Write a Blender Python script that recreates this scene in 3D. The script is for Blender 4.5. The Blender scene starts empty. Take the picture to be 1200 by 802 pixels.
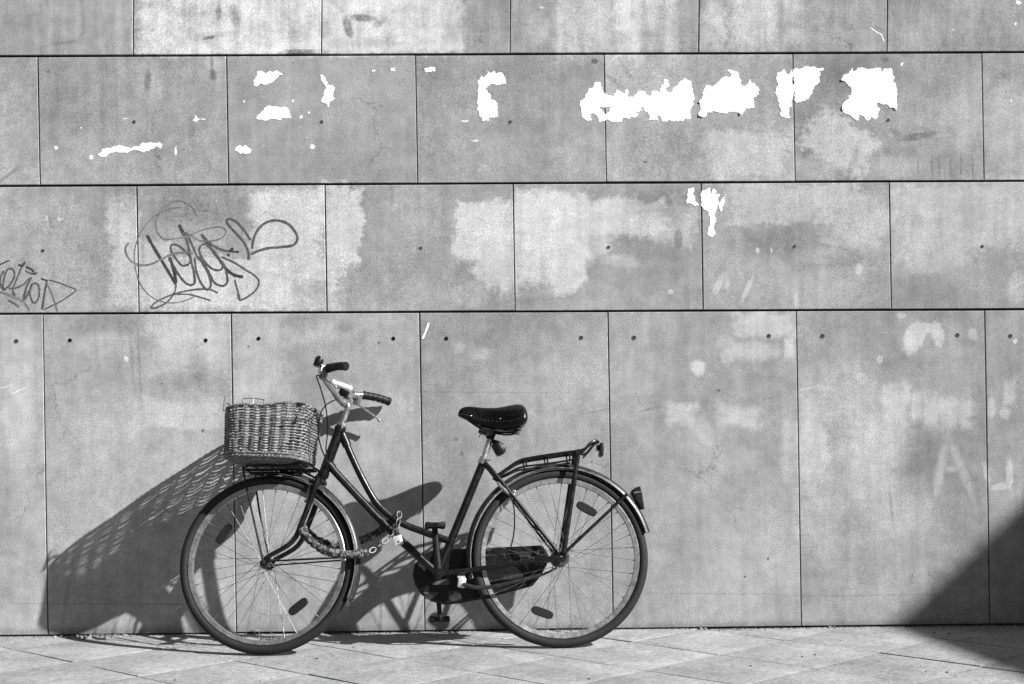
import bpy, bmesh, math, random
import numpy as np
from mathutils import Matrix, Vector

random.seed(7)
scene = bpy.context.scene
COL = scene.collection

# ------------------------------------------------------------------ camera
PW, PH_ = 1200.0, 802.0
FPX = 2110.0
CAM = np.array([0.0, -7.55, 1.21544])
YAW, PITCH, ROLL = 1.1351661e-02, -5.1887964e-04, -9.6440708e-03
def _basis():
    cy, sy, cp, sp = math.cos(YAW), math.sin(YAW), math.cos(PITCH), math.sin(PITCH)
    f = np.array([sy*cp, cy*cp, sp]); r = np.array([cy, -sy, 0.0]); u = np.cross(r, f)
    cr, sr = math.cos(ROLL), math.sin(ROLL)
    return cr*r + sr*u, -sr*r + cr*u, f
CR, CU, CF = _basis()
cam_d = bpy.data.cameras.new('camera'); cam = bpy.data.objects.new('camera', cam_d); COL.objects.link(cam)
cam_d.sensor_width = 36.0; cam_d.lens = FPX/PW*36.0; cam_d.clip_end = 2000; cam_d.clip_start = 0.05
m = Matrix.Identity(4)
for i in range(3):
    m[i][0], m[i][1], m[i][2], m[i][3] = CR[i], CU[i], -CF[i], CAM[i]
cam.matrix_world = m
scene.camera = cam

# ------------------------------------------------------------------ light
SUN = np.array([1.80, -1.0, 1.47])          # towards the sun
SUNN = SUN/np.linalg.norm(SUN)
ELEV = math.asin(SUNN[2]); AZ = math.atan2(SUN[0], SUN[1])
w = bpy.data.worlds.new('World'); scene.world = w; w.use_nodes = True
nt = w.node_tree; nt.nodes.clear()
sky = nt.nodes.new('ShaderNodeTexSky'); sky.sky_type = 'NISHITA'; sky.sun_disc = False
sky.air_density = 1.0; sky.dust_density = .6; sky.sun_elevation = ELEV; sky.sun_rotation = AZ
# black-and-white film behind a red filter: the blue sky counts by its red part
bw = nt.nodes.new('ShaderNodeSeparateColor'); bg = nt.nodes.new('ShaderNodeBackground'); wo = nt.nodes.new('ShaderNodeOutputWorld')
nt.links.new(sky.outputs[0], bw.inputs[0]); nt.links.new(bw.outputs[0], bg.inputs[0]); nt.links.new(bg.outputs[0], wo.inputs[0])
bg.inputs[1].default_value = 0.050
sl = bpy.data.lights.new('sun', 'SUN'); sl.energy = 5.0; sl.angle = math.radians(0.53); sl.color = (1, 1, 1)
so = bpy.data.objects.new('sun', sl); COL.objects.link(so)
so.rotation_euler = Vector(tuple(-SUNN)).to_track_quat('-Z', 'Y').to_euler()
so.location = (6, -4, 6)
vs = scene.view_settings
vs.view_transform = 'Standard'; vs.look = 'None'; vs.gamma = 1.0; vs.exposure = 1.05
try: vs.use_curve_mapping = False
except Exception: pass

# ------------------------------------------------------------------ pixel -> place
def ray(px, py): return CF + CR*(px-600)/FPX - CU*(py-401)/FPX
def hit(px, py, p0, n):
    v = ray(px, py); t = ((np.array(p0, float)-CAM) @ n)/(v @ n); return CAM + t*v
def wp(px, py, y=0.0): return hit(px, py, (0, y, 0), np.array([0, 1.0, 0]))    # on the wall face
def gp(px, py): return hit(px, py, (0, 0, 0), np.array([0, 0, 1.0]))           # on the pavement

# the bicycle leans on the wall by its far grip, slightly askew, bars turned to the wall
LEAN, YC, TH, THB, PSI = math.radians(10.6), -0.452, math.radians(12.0), math.radians(20.0), math.radians(4.0)
HA = math.radians(20.5)
M_BIKE = Matrix.Translation((0, YC, 0)) @ Matrix.Rotation(PSI, 4, 'Z') @ Matrix.Rotation(-LEAN, 4, 'X')
AX = Vector((-0.663, 0, 0.716)); AU = Vector((math.sin(HA), 0, math.cos(HA)))
STEER = Matrix.Translation(AX) @ Matrix.Rotation(-TH, 4, AU) @ Matrix.Translation(-AX)
STEERB = Matrix.Translation(AX) @ Matrix.Rotation(-THB, 4, AU) @ Matrix.Translation(-AX)     # bars sit askew in the stem
def _inv(px, py, y, M):
    n = np.array(M.to_3x3() @ Vector((0, 1, 0))); p0 = np.array(M @ Vector((0, y, 0)))
    return M.inverted() @ Vector(tuple(hit(px, py, p0, n)))
def P(px, py, y=0.0): return _inv(px, py, y, M_BIKE)
def Q(px, py, y=0.0): return _inv(px, py, y, M_BIKE @ STEER)
def QB(px, py, y=0.0): return _inv(px, py, y, M_BIKE @ STEERB)

# ------------------------------------------------------------------ materials
MATS = {}
class NT:
    def __init__(s, name):
        s.m = bpy.data.materials.new(name); s.m.use_nodes = True; s.t = s.m.node_tree; s.n = s.t.nodes
        s.b = s.n['Principled BSDF']
    def new(s, kind, **kw):
        o = s.n.new(kind)
        for k, v in kw.items(): setattr(o, k, v)
        return o
    def link(s, a, b): s.t.links.new(a, b)
    def math(s, op, a, b=None, clamp=False):
        o = s.n.new('ShaderNodeMath'); o.operation = op; o.use_clamp = clamp
        for i, v in enumerate((a, b)):
            if v is None: continue
            if isinstance(v, (int, float)): o.inputs[i].default_value = v
            else: s.link(v, o.inputs[i])
        return o.outputs[0]
    def noise(s, scale, detail=4, rough=.55, vec=None, dim='3D', dist=0):
        o = s.n.new('ShaderNodeTexNoise'); o.inputs['Scale'].default_value = scale; o.inputs['Detail'].default_value = detail
        o.inputs['Roughness'].default_value = rough; o.inputs['Distortion'].default_value = dist
        if vec is not None: s.link(vec, o.inputs['Vector'])
        return o
    def ramp(s, x, a, b, lo=0.0, hi=1.0, smooth=True):
        o = s.n.new('ShaderNodeMapRange'); o.interpolation_type = 'SMOOTHSTEP' if smooth else 'LINEAR'
        o.inputs[1].default_value = a; o.inputs[2].default_value = b; o.inputs[3].default_value = lo; o.inputs[4].default_value = hi
        s.link(x, o.inputs[0]); return o.outputs[0]
    def grey(s, x, inp='Base Color'): s.link(x, s.b.inputs[inp])
    def bump(s, h, strength, dist):
        o = s.n.new('ShaderNodeBump'); o.inputs['Strength'].default_value = strength; o.inputs['Distance'].default_value = dist
        s.link(h, o.inputs['Height']); s.link(o.outputs[0], s.b.inputs['Normal'])

def surf(name, v, rough=.5, metal=0.0, var=.35, scale=60, spec=.5, dust=0.0, bump=0.0, coat=0.0):
    """plain worn surface: grey value v with noise wear, dust specks and fine relief"""
    k = NT(name); g = k.new('ShaderNodeTexCoord').outputs['Object']
    n1 = k.noise(scale, 6, .65, g).outputs[0]; n2 = k.noise(scale*.12, 3, .5, g).outputs[0]
    x = k.math('MULTIPLY', k.ramp(n1, .25, .75, 1-var, 1+var), v)
    x = k.math('MULTIPLY', x, k.ramp(n2, .3, .7, 1-var*.6, 1+var*.6))
    if dust:
        d = k.ramp(k.noise(scale*2.2, 5, .7, g).outputs[0], .56, .72, 0, dust)
        x = k.math('ADD', x, d)
    k.grey(x)
    r = k.ramp(n1, .2, .8, max(.04, rough-.12), min(1, rough+.15)); k.link(r, k.b.inputs['Roughness'])
    k.b.inputs['Metallic'].default_value = metal; k.b.inputs['Specular IOR Level'].default_value = spec
    k.b.inputs['Coat Weight'].default_value = coat
    if bump: k.bump(n1, .6, bump)
    MATS[name] = k.m; return k.m

surf('frame_paint', .0055, .30, 0, .45, 45, .26, .008, .0002, .12)
surf('guard_paint', .026, .36, .35, .35, 40, .5, .03, .0003)
surf('guard_edge', .55, .28, .9, .2, 60)
surf('black_metal', .004, .38, 0, .5, 60, .25, .012, .0003)
surf('rubber', .042, .72, 0, .35, 130, .35, .03, .0008)
surf('grip_rubber', .008, .5, 0, .4, 120, .2, .005, .0004)
surf('rim_steel', .26, .36, .7, .22, 50)
surf('chrome', .80, .16, 1.0, .12, 70, .5)
surf('dull_steel', .36, .34, .8, .35, 60, .5, .04, .0003)
surf('spoke_steel', .10, .45, .5, .3, 90)
surf('leather', .004, .22, 0, .5, 50, .20, .002, .0002)
surf('stitch', .11, .8)
surf('reflector', .012, .4, 0, .3, 200, .25, .02, .0008)
surf('lamp_black', .006, .32, 0, .4, 70, .25)
surf('lens', .03, .2, 0, .3, 60, .4)
surf('cable', .008, .45, 0, .3, 80, .2)
surf('hub_grease', .035, .5, .5, .6, 120, .5, .03, .001)
surf('lock_steel', .13, .42, .8, .2, 90, .5)
surf('padlock_body', .50, .35, .45, .2, 90)
surf('paper', .90, .8, 0, .05, 90, .2)
surf('bolt_steel', .045, .6, .2, .6, 300, .3)
surf('hole_dark', .008, .9, 0, .3, 200, .1)
surf('rubble', .20, .9, 0, .5, 80, .2, 0, .002)
surf('weed', .07, .8, 0, .5, 60, .2)
surf('mortar', .27, .9, 0, .25, 60, .2, 0, .001)
surf('joint_dark', .045, .9, 0, .5, 60, .2)
surf('asphalt', .045, .9, 0, .4, 90, .2, .03, .003)
surf('bedding', .16, .9, 0, .4, 60, .2, 0, .002)
surf('backing', .05, .9, 0, .4, 30, .2)

def sleeve_mat():
    k = NT('sleeve_cloth'); g = k.new('ShaderNodeTexCoord').outputs['Object']
    n = k.noise(70, 6, .7, g).outputs[0]
    x = k.ramp(n, .46, .62, .008, .20); k.grey(x); k.b.inputs['Roughness'].default_value = .85; k.bump(n, 1, .004)
    MATS['sleeve_cloth'] = k.m
sleeve_mat()

def wicker_mat():
    k = NT('wicker'); g = k.new('ShaderNodeTexCoord').outputs['Object']
    n = k.noise(55, 5, .65, g).outputs[0]; r = k.new('ShaderNodeObjectInfo').outputs['Random']
    x = k.math('MULTIPLY', k.ramp(n, .3, .7, .045, .20), k.ramp(r, 0, 1, .8, 1.15, False))
    k.grey(x); k.b.inputs['Roughness'].default_value = .5; k.b.inputs['Specular IOR Level'].default_value = .4
    k.bump(k.noise(200, 3, .6, g).outputs[0], .5, .0006)
    MATS['wicker'] = k.m
wicker_mat()

def chaincase_mat():
    k = NT('chaincase_paint'); g = k.new('ShaderNodeTexCoord').outputs['Object']
    n = k.noise(14, 4, .6, g, dist=.6).outputs[0]; f = k.noise(120, 5, .7, g).outputs[0]
    x = k.math('ADD', k.ramp(n, .60, .66, .004, .06), k.ramp(f, .58, .75, 0, .02)); k.b.inputs['Specular IOR Level'].default_value = .25
    k.grey(x); k.link(k.ramp(f, .3, .7, .28, .55), k.b.inputs['Roughness']); MATS['chaincase_paint'] = k.m
chaincase_mat()

def tyre_mat():
    k = NT('tyre_rubber'); g = k.new('ShaderNodeTexCoord').outputs['Object']
    n = k.noise(160, 5, .7, g).outputs[0]; b = k.noise(9, 3, .6, g).outputs[0]
    x = k.math('MULTIPLY', k.ramp(n, .3, .7, .006, .017), k.ramp(b, .3, .7, .75, 1.35))
    k.grey(x); k.b.inputs['Roughness'].default_value = .75; k.b.inputs['Specular IOR Level'].default_value = .3
    v = k.new('ShaderNodeTexVoronoi'); v.inputs['Scale'].default_value = 220; k.link(g, v.inputs['Vector'])
    k.bump(v.outputs['Distance'], .7, .0015); MATS['tyre_rubber'] = k.m
tyre_mat()

def slab_mat():
    k = NT('paving_concrete'); g = k.new('ShaderNodeNewGeometry').outputs['Position']
    r = k.new('ShaderNodeObjectInfo').outputs['Random']
    a = k.noise(3.2, 5, .6, g).outputs[0]; b = k.noise(38, 6, .7, g).outputs[0]; c = k.noise(260, 3, .6, g).outputs[0]
    x = k.math('MULTIPLY', k.ramp(a, .28, .72, .225, .295), k.ramp(r, 0, 1, .965, 1.035, False))
    x = k.math('MULTIPLY', x, k.ramp(b, .28, .72, .74, 1.22)); x = k.math('MULTIPLY', x, k.ramp(c, .28, .72, .70, 1.30))
    x = k.math('MULTIPLY', x, k.ramp(k.noise(7, 6, .7, g, dist=.5).outputs[0], .3, .7, .86, 1.12)); s = k.ramp(k.noise(30, 4, .75, g, dist=.8).outputs[0], .62, .74, 1, .60); x = k.math('MULTIPLY', x, s)
    k.grey(x); k.b.inputs['Roughness'].default_value = .9; k.b.inputs['Specular IOR Level'].default_value = .2
    h = k.math('ADD', b, k.math('MULTIPLY', c, .35)); k.bump(h, .75, .0055); MATS['paving_concrete'] = k.m
slab_mat()

def ink(name, v):
    k = NT(name); g = k.new('ShaderNodeNewGeometry').outputs['Position']
    n = k.noise(130, 4, .6, g).outputs[0]; a = k.noise(11, 3, .6, g).outputs[0]
    k.grey(k.math('MULTIPLY', k.ramp(n, .25, .75, .7*v, 1.3*v), k.ramp(a, .3, .7, .75, 1.3)))
    k.b.inputs['Roughness'].default_value = .85; MATS[name] = k.m
ink('ink_dark', .028); ink('ink_mid', .062); ink('ink_faint', .125); ink('white_paint', .85)

# wall panels: grey cement board; overpainted and washed patches, stains, drips, small holes painted dark. (cx,cy,rx,ry,angle,soft,strength,box)
LIGHT = [
 (66,173,2.2,2.0,0,.4,2.4,0),(206,177,1.4,5.5,0,.4,2.2,0),(147,139,3,1,0,.4,1.6,0),(107,184,2,2.4,0,.4,2.4,0),(366,172,3,2.2,0,.5,2.4,0),(353,137,1.6,2,0,.4,2.0,0),(362,132,1.2,1.2,0,.4,2.0,0),(438,83,2,1,0,.4,2.4,0),(187,170,3,3.5,0,.4,2.2,0),(545,142,5,.8,0,.4,1.8,0),(556,165,4,.8,0,.4,1.4,0),(1057,75,1.2,2.5,30,.4,2.4,0),(1194,3,3,2,0,.4,2.2,0),(1190,28,1.5,1.5,0,.4,2,0),(1185,118,1.5,1.5,0,.4,1.6,0),(343,118,1.4,1.4,0,.4,2,0),(286,119,1.2,1.2,0,.4,2.2,0),(95,150,1,1,0,.4,2,0),(635,9,3,1.2,20,.4,1.6,0),(980,285,20,4,10,.5,.35,0),(1028,232,16,5,0,.6,.3,0),
 (800,560,70,60,0,.9,.22,0),(880,640,50,60,0,.9,.2,0),(1000,470,50,40,0,.9,.25,0),(1120,440,40,30,0,.9,.15,0),(760,440,40,50,0,.9,.18,0),(430,440,40,60,0,.9,.2,0),(640,600,60,60,0,.9,.15,0),(110,600,50,60,0,.9,.2,0),(1090,240,50,22,0,.7,.3,0),(960,330,60,20,0,.8,.22,0),(880,320,30,20,0,.8,.2,0),(1130,330,50,20,0,.9,.2,0),(480,250,40,30,0,.9,.2,0),(60,250,50,30,0,.9,.15,0),(330,150,40,40,0,.9,.15,0),(600,180,60,20,0,.9,.15,0),(790,120,60,30,0,.9,.2,0),
 (22,458,11,1.1,-22,.4,.9,0),(148,421,2.5,4,-30,.4,.9,0),(8,453,9,1,-15,.4,.6,0),(70,257,4,2,0,.4,.8,0),(55,256,1.5,3,0,.4,.8,0),(888,294,2,3.5,-15,.3,1.0,0),(904,294,1,3.5,0,.3,1.0,0),(786,342,3,3,0,.4,.7,0),(948,455,14,1,-12,.5,.5,0),(60,640,3,12,0,.6,.3,0),(640,460,50,50,0,.9,.12,0),(110,520,60,70,0,.9,.2,0),(240,560,60,40,0,.9,.2,0),(30,420,20,40,0,.8,.25,0),(640,340,40,6,-10,.6,.25,0),(1190,400,2.5,2.5,0,.3,.9,0),
 (266,28,108,36,0,.10,.95,1),(452,24,92,40,0,.14,.95,1),(630,32,13,17,0,.5,.4,0),(666,26,13,44,0,.4,.65,1),(695,20,26,44,0,.5,.5,1),
 (737,24,17,44,0,.35,.8,1),(764,14,14,40,0,.5,.5,1),(786,24,8,44,0,.5,.5,1),(836,20,14,36,0,.35,.65,1),(882,20,27,38,0,.4,.65,1),(931,24,12,30,0,.35,.5,1),(1070,40,9,12,0,.4,.3,1),
 (175,92,15,24,0,.6,.3,0),(250,72,12,8,0,.6,.25,0),(878,182,50,28,0,.25,.5,1),(985,168,40,26,30,.22,.65,1),(955,195,30,16,0,.5,.35,0),(1050,195,28,12,0,.5,.35,0),(1130,140,26,42,10,.5,.3,0),(1185,150,34,56,0,.3,.35,0),
 (146,300,18,62,0,.22,.5,1),(300,332,92,30,0,.2,.75,1),(338,268,44,46,0,.16,.8,1),(182,300,16,16,0,.3,.55,1),(205,335,44,30,0,.25,.65,1),
 (398,262,26,46,4,.12,.8,1),(392,305,16,22,20,.3,.6,0),(572,272,38,34,0,.12,.8,1),(582,312,28,28,0,.25,.65,0),(548,345,26,13,0,.5,.3,0),
 (648,264,46,38,0,.14,.9,1),(722,256,66,22,-3,.30,.85,1),(690,285,30,18,0,.4,.6,0),(664,316,24,30,0,.18,.8,0),(630,300,28,34,0,.3,.75,1),(768,268,18,14,0,.35,.5,0),(795,262,22,26,10,.3,.5,1),(725,306,24,7,8,.5,.35,0),
 (930,238,78,24,0,.25,.55,1),(1008,258,40,34,0,.4,.45,0),(968,300,34,10,0,.5,.3,0),(1007,316,5,7,0,.4,.6,0),(876,338,3,20,25,.4,.55,0),(868,322,2,9,-40,.5,.4,0),(843,332,4,14,25,.5,.5,0),(852,330,3,13,-5,.5,.4,0),(933,352,3,10,0,.5,.45,0),
 (1140,252,92,40,-6,.28,.5,1),(1100,300,40,24,0,.4,.4,0),(1192,338,12,20,0,.4,.45,0),
 (24,500,20,60,0,.5,.3,0),(222,402,46,32,0,.3,.5,1),(215,484,54,18,0,.45,.45,1),(120,400,34,16,0,.6,.25,0),(305,420,30,52,0,.35,.5,1),(350,390,60,14,0,.5,.3,0),
 (538,407,7,7,0,.6,.35,0),(566,415,11,7,0,.6,.35,0),(896,380,34,14,0,.3,.65,1),(884,412,28,12,0,.5,.45,0),(850,400,10,8,0,.5,.3,0),(925,408,6,14,0,.3,.65,1),(818,431,9,9,0,.25,.65,0),(852,418,7,10,0,.4,.55,0),
 (798,484,17,13,8,.3,.55,1),(866,488,24,12,8,.3,.55,1),(825,506,10,22,-15,.5,.35,0),(850,540,42,20,0,.6,.3,0),(925,530,10,40,0,.5,.35,0),(700,440,26,40,0,.7,.15,0),
 (1071,396,12,20,20,.2,.65,0),(1099,392,7,16,-12,.2,.65,0),(1085,384,14,6,0,.3,.6,0),(1056,370,6,4,0,.4,.5,0),(1031,421,4,5,0,.3,.6,0),(1140,392,5,8,-20,.4,.45,0),
 (1050,478,16,26,0,.3,.55,1),(1028,518,34,44,0,.4,.5,0),(951,520,16,56,0,.35,.5,1),(1008,560,44,42,0,.5,.4,0),(1074,476,6,16,0,.35,.6,1),(1091,482,8,20,0,.35,.6,1),(1120,482,20,18,0,.28,.6,1),(972,456,14,4,0,.5,.4,0),(968,464,10,4,0,.5,.35,0),(1010,444,8,8,-40,.4,.45,0),
 (1103,546,5,37,12,.7,.42,0),(1127,550,5,40,-21,.7,.42,0),(1117,550,12,3.5,4,.7,.32,0),(1162,478,5,12,0,.4,.5,0),(1183,460,7,14,0,.35,.5,1),(1178,485,6,8,0,.4,.45,0),
 (1156,555,3,16,-12,.4,.5,0),(1183,556,4,18,-2,.35,.6,0),(1171,571,12,4,-8,.4,.55,0),(960,610,30,40,0,.6,.3,0),(1040,610,60,40,0,.6,.3,0),(1175,590,30,16,0,.6,.2,0),
]
DARK = [
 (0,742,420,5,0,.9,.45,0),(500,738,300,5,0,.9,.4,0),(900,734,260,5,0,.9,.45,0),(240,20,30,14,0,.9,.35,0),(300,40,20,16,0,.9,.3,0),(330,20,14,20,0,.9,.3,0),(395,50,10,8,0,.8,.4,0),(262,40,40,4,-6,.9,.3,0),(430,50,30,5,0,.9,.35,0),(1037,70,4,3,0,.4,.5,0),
 (120,708,135,.9,1,.5,.35,0),(163,420,.9,52,-2,.5,.4,0),(560,460,80,.8,1,.6,.3,0),(850,696,90,.8,1,.6,.3,0),(1010,698,100,.8,0,.6,.3,0),(700,482,16,1,-12,.5,.4,0),(760,480,14,1,-14,.5,.4,0),(20,352,30,1,-40,.5,.3,0),(10,205,16,2,-38,.5,.4,0),(60,262,2,9,-20,.6,.35,0),(78,50,18,2,-8,.7,.35,0),(95,45,3,10,20,.7,.25,0),(444,402,1.6,1.6,0,.3,.9,0),(291,406,1.6,1.6,0,.3,.9,0),(120,112,2,26,0,.8,.25,0),(137,120,1.5,30,0,.8,.25,0),(68,112,2.5,10,0,.8,.25,0),(87,110,3,12,0,.8,.25,0),
 (256,15,4,10,0,.5,.75,0),(275,20,6,13,-15,.5,.65,0),(246,44,8,2,-12,.3,.9,0),(352,61,17,3,0,.3,.8,1),(237,26,14,10,0,.8,.3,0),(216,8,5,14,0,.7,.3,0),(342,35,5,16,0,.7,.35,0),(380,34,6,12,0,.6,.45,0),
 (408,32,5,14,-15,.45,.8,0),(425,21,16,4,6,.45,.85,0),(443,28,7,5,-30,.5,.6,0),(762,42,12,8,0,.7,.3,0),
 (173,95,4,12,8,.4,.6,0),(250,88,4,8,-10,.35,.75,0),(248,74,2,10,0,.4,.5,0),(56,84,3,2,0,.4,.5,0),(697,72,4,3,0,.3,.9,0),(1075,160,26,4,-9,.45,.5,0),(1050,156,8,4,30,.5,.4,0),
 (225,152,4,16,0,.7,.3,0),(120,130,4,20,0,.8,.2,0),(211,195,10,6,0,.8,.2,0),(985,90,50,20,0,.8,.25,0),(945,180,10,3,-35,.5,.35,0),(1000,190,4,26,20,.5,.3,0),
 (1076,195,1.2,16,0,.4,.4,0),(1092,198,1.2,14,0,.4,.4,0),(1101,196,1.2,16,0,.4,.35,0),(1114,199,1.2,12,0,.4,.4,0),(1126,196,1.2,14,0,.4,.35,0),(1140,198,1.2,12,0,.4,.4,0),
 (720,95,16,3,38,.4,.35,0),(735,85,14,2.5,55,.4,.35,0),(756,190,3,1.2,0,.3,.8,0),
 (240,240,46,22,0,.5,.35,1),(365,345,20,16,0,.3,.35,1),(905,286,40,16,0,.5,.35,0),(990,303,22,10,0,.6,.25,0),(780,240,44,18,0,.6,.35,0),(795,280,5,12,0,.3,.5,0),(1090,350,46,26,0,.6,.25,0),(1075,260,7,9,0,.7,.3,0),(620,345,18,14,0,.6,.25,0),
 (130,378,40,13,0,.5,.4,1),(155,425,2,34,-4,.5,.25,0),(178,402,2,26,6,.5,.3,0),(231,430,10,18,0,.4,.25,1),(170,400,12,12,0,.7,.3,0),(350,380,22,12,0,.7,.3,0),(402,385,10,6,0,.7,.35,0),(690,375,18,10,0,.8,.2,0),
 (1060,430,34,18,0,.7,.3,0),(1075,530,18,34,0,.6,.3,0),(1030,640,40,28,0,.8,.25,0),(1045,600,2,28,-6,.5,.35,0),(1000,620,14,24,0,.7,.25,0),(985,560,10,26,0,.7,.2,0),(790,640,18,10,0,.8,.2,0),
 (80,690,3,50,10,.5,.3,0),(110,700,50,3,12,.6,.2,0),(900,655,1.5,1.5,0,.3,.9,0),(873,676,2,1.5,0,.3,.9,0),(842,458,2.2,1,20,.3,.9,0),(190,450,1.5,1.5,0,.3,.7,0),(238,505,2,2,0,.3,.7,0),(535,515,2,3,20,.3,.5,0),(541,532,2,4,0,.3,.5,0),
]
PXM = 1/(FPX/7.55)       # metres per photo pixel on the wall
def patch_world(p):
    c = wp(p[0], p[1]); so_ = max(p[5], .5) if (p[1] > 365 and p[7]) else p[5]      # the lower panels were washed, not rolled over
    return (c[0], c[2], p[2]*PXM, p[3]*PXM, math.radians(p[4]), so_, p[6], p[7])
LW = [patch_world(p) for p in LIGHT]; DW = [patch_world(p) for p in DARK]

def panel_mat(name, x0, x1, z0, z1, tone, seed, streak):
    k = NT(name); pos = k.new('ShaderNodeNewGeometry').outputs['Position']
    sh = k.new('ShaderNodeVectorMath', operation='ADD'); k.link(pos, sh.inputs[0]); sh.inputs[1].default_value = (seed*3.7, seed*1.9, seed*2.3)
    sp = sh.outputs[0]
    def warp(scale, amp, det):
        n = k.noise(scale, det, .6, pos)
        a = k.new('ShaderNodeVectorMath', operation='SUBTRACT'); k.link(n.outputs['Color'], a.inputs[0]); a.inputs[1].default_value = (.5, .5, .5)
        b = k.new('ShaderNodeVectorMath', operation='SCALE'); k.link(a.outputs[0], b.inputs[0]); b.inputs['Scale'].default_value = amp
        return b.outputs[0]
    a1 = k.new('ShaderNodeVectorMath', operation='ADD'); k.link(pos, a1.inputs[0]); k.link(warp(9, .10, 3), a1.inputs[1])
    a2 = k.new('ShaderNodeVectorMath', operation='ADD'); k.link(a1.outputs[0], a2.inputs[0]); k.link(warp(34, .045, 5), a2.inputs[1])
    def brush(sx, sz, amp):
        v = k.new('ShaderNodeVectorMath', operation='MULTIPLY'); k.link(pos, v.inputs[0]); v.inputs[1].default_value = (sx, 1, sz)
        n = k.math('SUBTRACT', k.noise(1.0, 4, .6, v.outputs[0]).outputs[0], .5)
        c_ = k.new('ShaderNodeCombineXYZ'); k.link(k.math('MULTIPLY', n, amp[0]), c_.inputs[0]); k.link(k.math('MULTIPLY', n, amp[1]), c_.inputs[2])
        return c_.outputs[0]
    for vv in (brush(2.2, 26, (.075, 0)), brush(28, 2.5, (0, .035))):
        a3 = k.new('ShaderNodeVectorMath', operation='ADD'); k.link(a2.outputs[0], a3.inputs[0]); k.link(vv, a3.inputs[1]); a2 = a3
    b2 = k.new('ShaderNodeVectorMath', operation='ADD'); k.link(pos, b2.inputs[0]); k.link(warp(70, .014, 4), b2.inputs[1])
    rn = k.math('SUBTRACT', k.noise(42, 7, .72, pos).outputs[0], .5); rag = k.math('MULTIPLY', rn, 1.35); rag_s = k.math('MULTIPLY', rn, .45)
    def layer(lst, vec, vec_small):
        acc = None
        for (cx, cz, rx, rz, ang, soft, st, bxy) in lst:
            r = max(rx, rz)
            if cx+r < x0-.03 or cx-r > x1+.03 or cz+r < z0-.03 or cz-r > z1+.03: continue
            mp = k.new('ShaderNodeMapping'); mp.vector_type = 'TEXTURE'
            mp.inputs['Location'].default_value = (cx, 0, cz); mp.inputs['Rotation'].default_value = (0, ang, 0); mp.inputs['Scale'].default_value = (rx, 1000, rz)
            k.link(vec_small if min(rx, rz) < .045 else vec, mp.inputs['Vector'])
            if bxy:
                ab = k.new('ShaderNodeVectorMath', operation='ABSOLUTE'); k.link(mp.outputs[0], ab.inputs[0])
                sx = k.new('ShaderNodeSeparateXYZ'); k.link(ab.outputs[0], sx.inputs[0])
                d = k.math('MAXIMUM', sx.outputs[0], sx.outputs[2])
            else:
                ln = k.new('ShaderNodeVectorMath', operation='LENGTH'); k.link(mp.outputs[0], ln.inputs[0]); d = ln.outputs['Value']
            d = k.math('ADD', d, rag if soft >= .2 else rag_s)
            v = k.ramp(d, 1-soft*1.0, 1+soft*.9, st, 0)
            acc = v if acc is None else k.math('MAXIMUM', acc, v)
        return acc
    L = layer(LW, a2.outputs[0], b2.outputs[0]); D = layer(DW, b2.outputs[0], b2.outputs[0])
    big = k.noise(2.6, 5, .6, sp).outputs[0]; mid = k.noise(17, 6, .65, sp).outputs[0]; fine = k.noise(210, 3, .75, sp).outputs[0]
    st_v = k.new('ShaderNodeVectorMath', operation='MULTIPLY'); k.link(sp, st_v.inputs[0]); st_v.inputs[1].default_value = (24, 1, 1.8)
    stk = k.noise(1.0, 5, .6, st_v.outputs[0]).outputs[0]
    base = k.math('MULTIPLY', k.ramp(big, .27, .73, .82, 1.18), .252*tone)
    base = k.math('MULTIPLY', base, k.ramp(mid, .28, .72, .86, 1.14))
    base = k.math('MULTIPLY', base, k.ramp(stk, .3, .7, 1-streak*1.5, 1+streak*1.5))
    if L is not None:                          # light overpaint: brushed unevenly
        br = k.ramp(k.noise(20, 6, .65, sp).outputs[0], .28, .60, .76, 1.05)
        br = k.math('MULTIPLY', br, k.ramp(stk, .32, .60, .88, 1.06))
        if streak > .07: br = k.math('MULTIPLY', br, k.ramp(k.noise(9, 6, .7, sp, dist=1.0).outputs[0], .34, .56, .50, 1.08))
        bs_v = k.new('ShaderNodeVectorMath', operation='MULTIPLY'); k.link(a1.outputs[0], bs_v.inputs[0]); bs_v.inputs[1].default_value = (5, 1, 60)
        br = k.math('MULTIPLY', br, k.ramp(k.noise(1.0, 4, .6, bs_v.outputs[0]).outputs[0], .3, .6, .82, 1.05))
        base = k.math('ADD', base, k.math('MULTIPLY', k.math('MULTIPLY', L, br), .255))
    if D is not None:
        br = k.ramp(k.noise(60, 4, .7, sp).outputs[0], .3, .6, .5, 1.0)
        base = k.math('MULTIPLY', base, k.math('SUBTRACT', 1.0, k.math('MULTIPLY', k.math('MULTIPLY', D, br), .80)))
    # pale scuffs, splashes and fly specks
    sk = k.ramp(k.noise(75, 2, .5, sp).outputs[0], .735, .765, 0, .20); base = k.math('ADD', base, sk)
    dk = k.ramp(k.noise(64, 2, .5, b2.outputs[0]).outputs[0], .255, .235, 0, .10); base = k.math('SUBTRACT', base, dk)
    sc_v = k.new('ShaderNodeVectorMath', operation='MULTIPLY'); k.link(a1.outputs[0], sc_v.inputs[0]); sc_v.inputs[1].default_value = (6, 1, 46)
    sc = k.ramp(k.noise(1.3, 3, .5, sc_v.outputs[0]).outputs[0], .70, .74, 0, .035); base = k.math('ADD', base, sc)
    vo = k.new('ShaderNodeTexVoronoi', feature='DISTANCE_TO_EDGE'); vo.inputs['Scale'].default_value = 1.7; vo.inputs['Randomness'].default_value = 1.0; k.link(a2.outputs[0], vo.inputs['Vector'])
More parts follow.
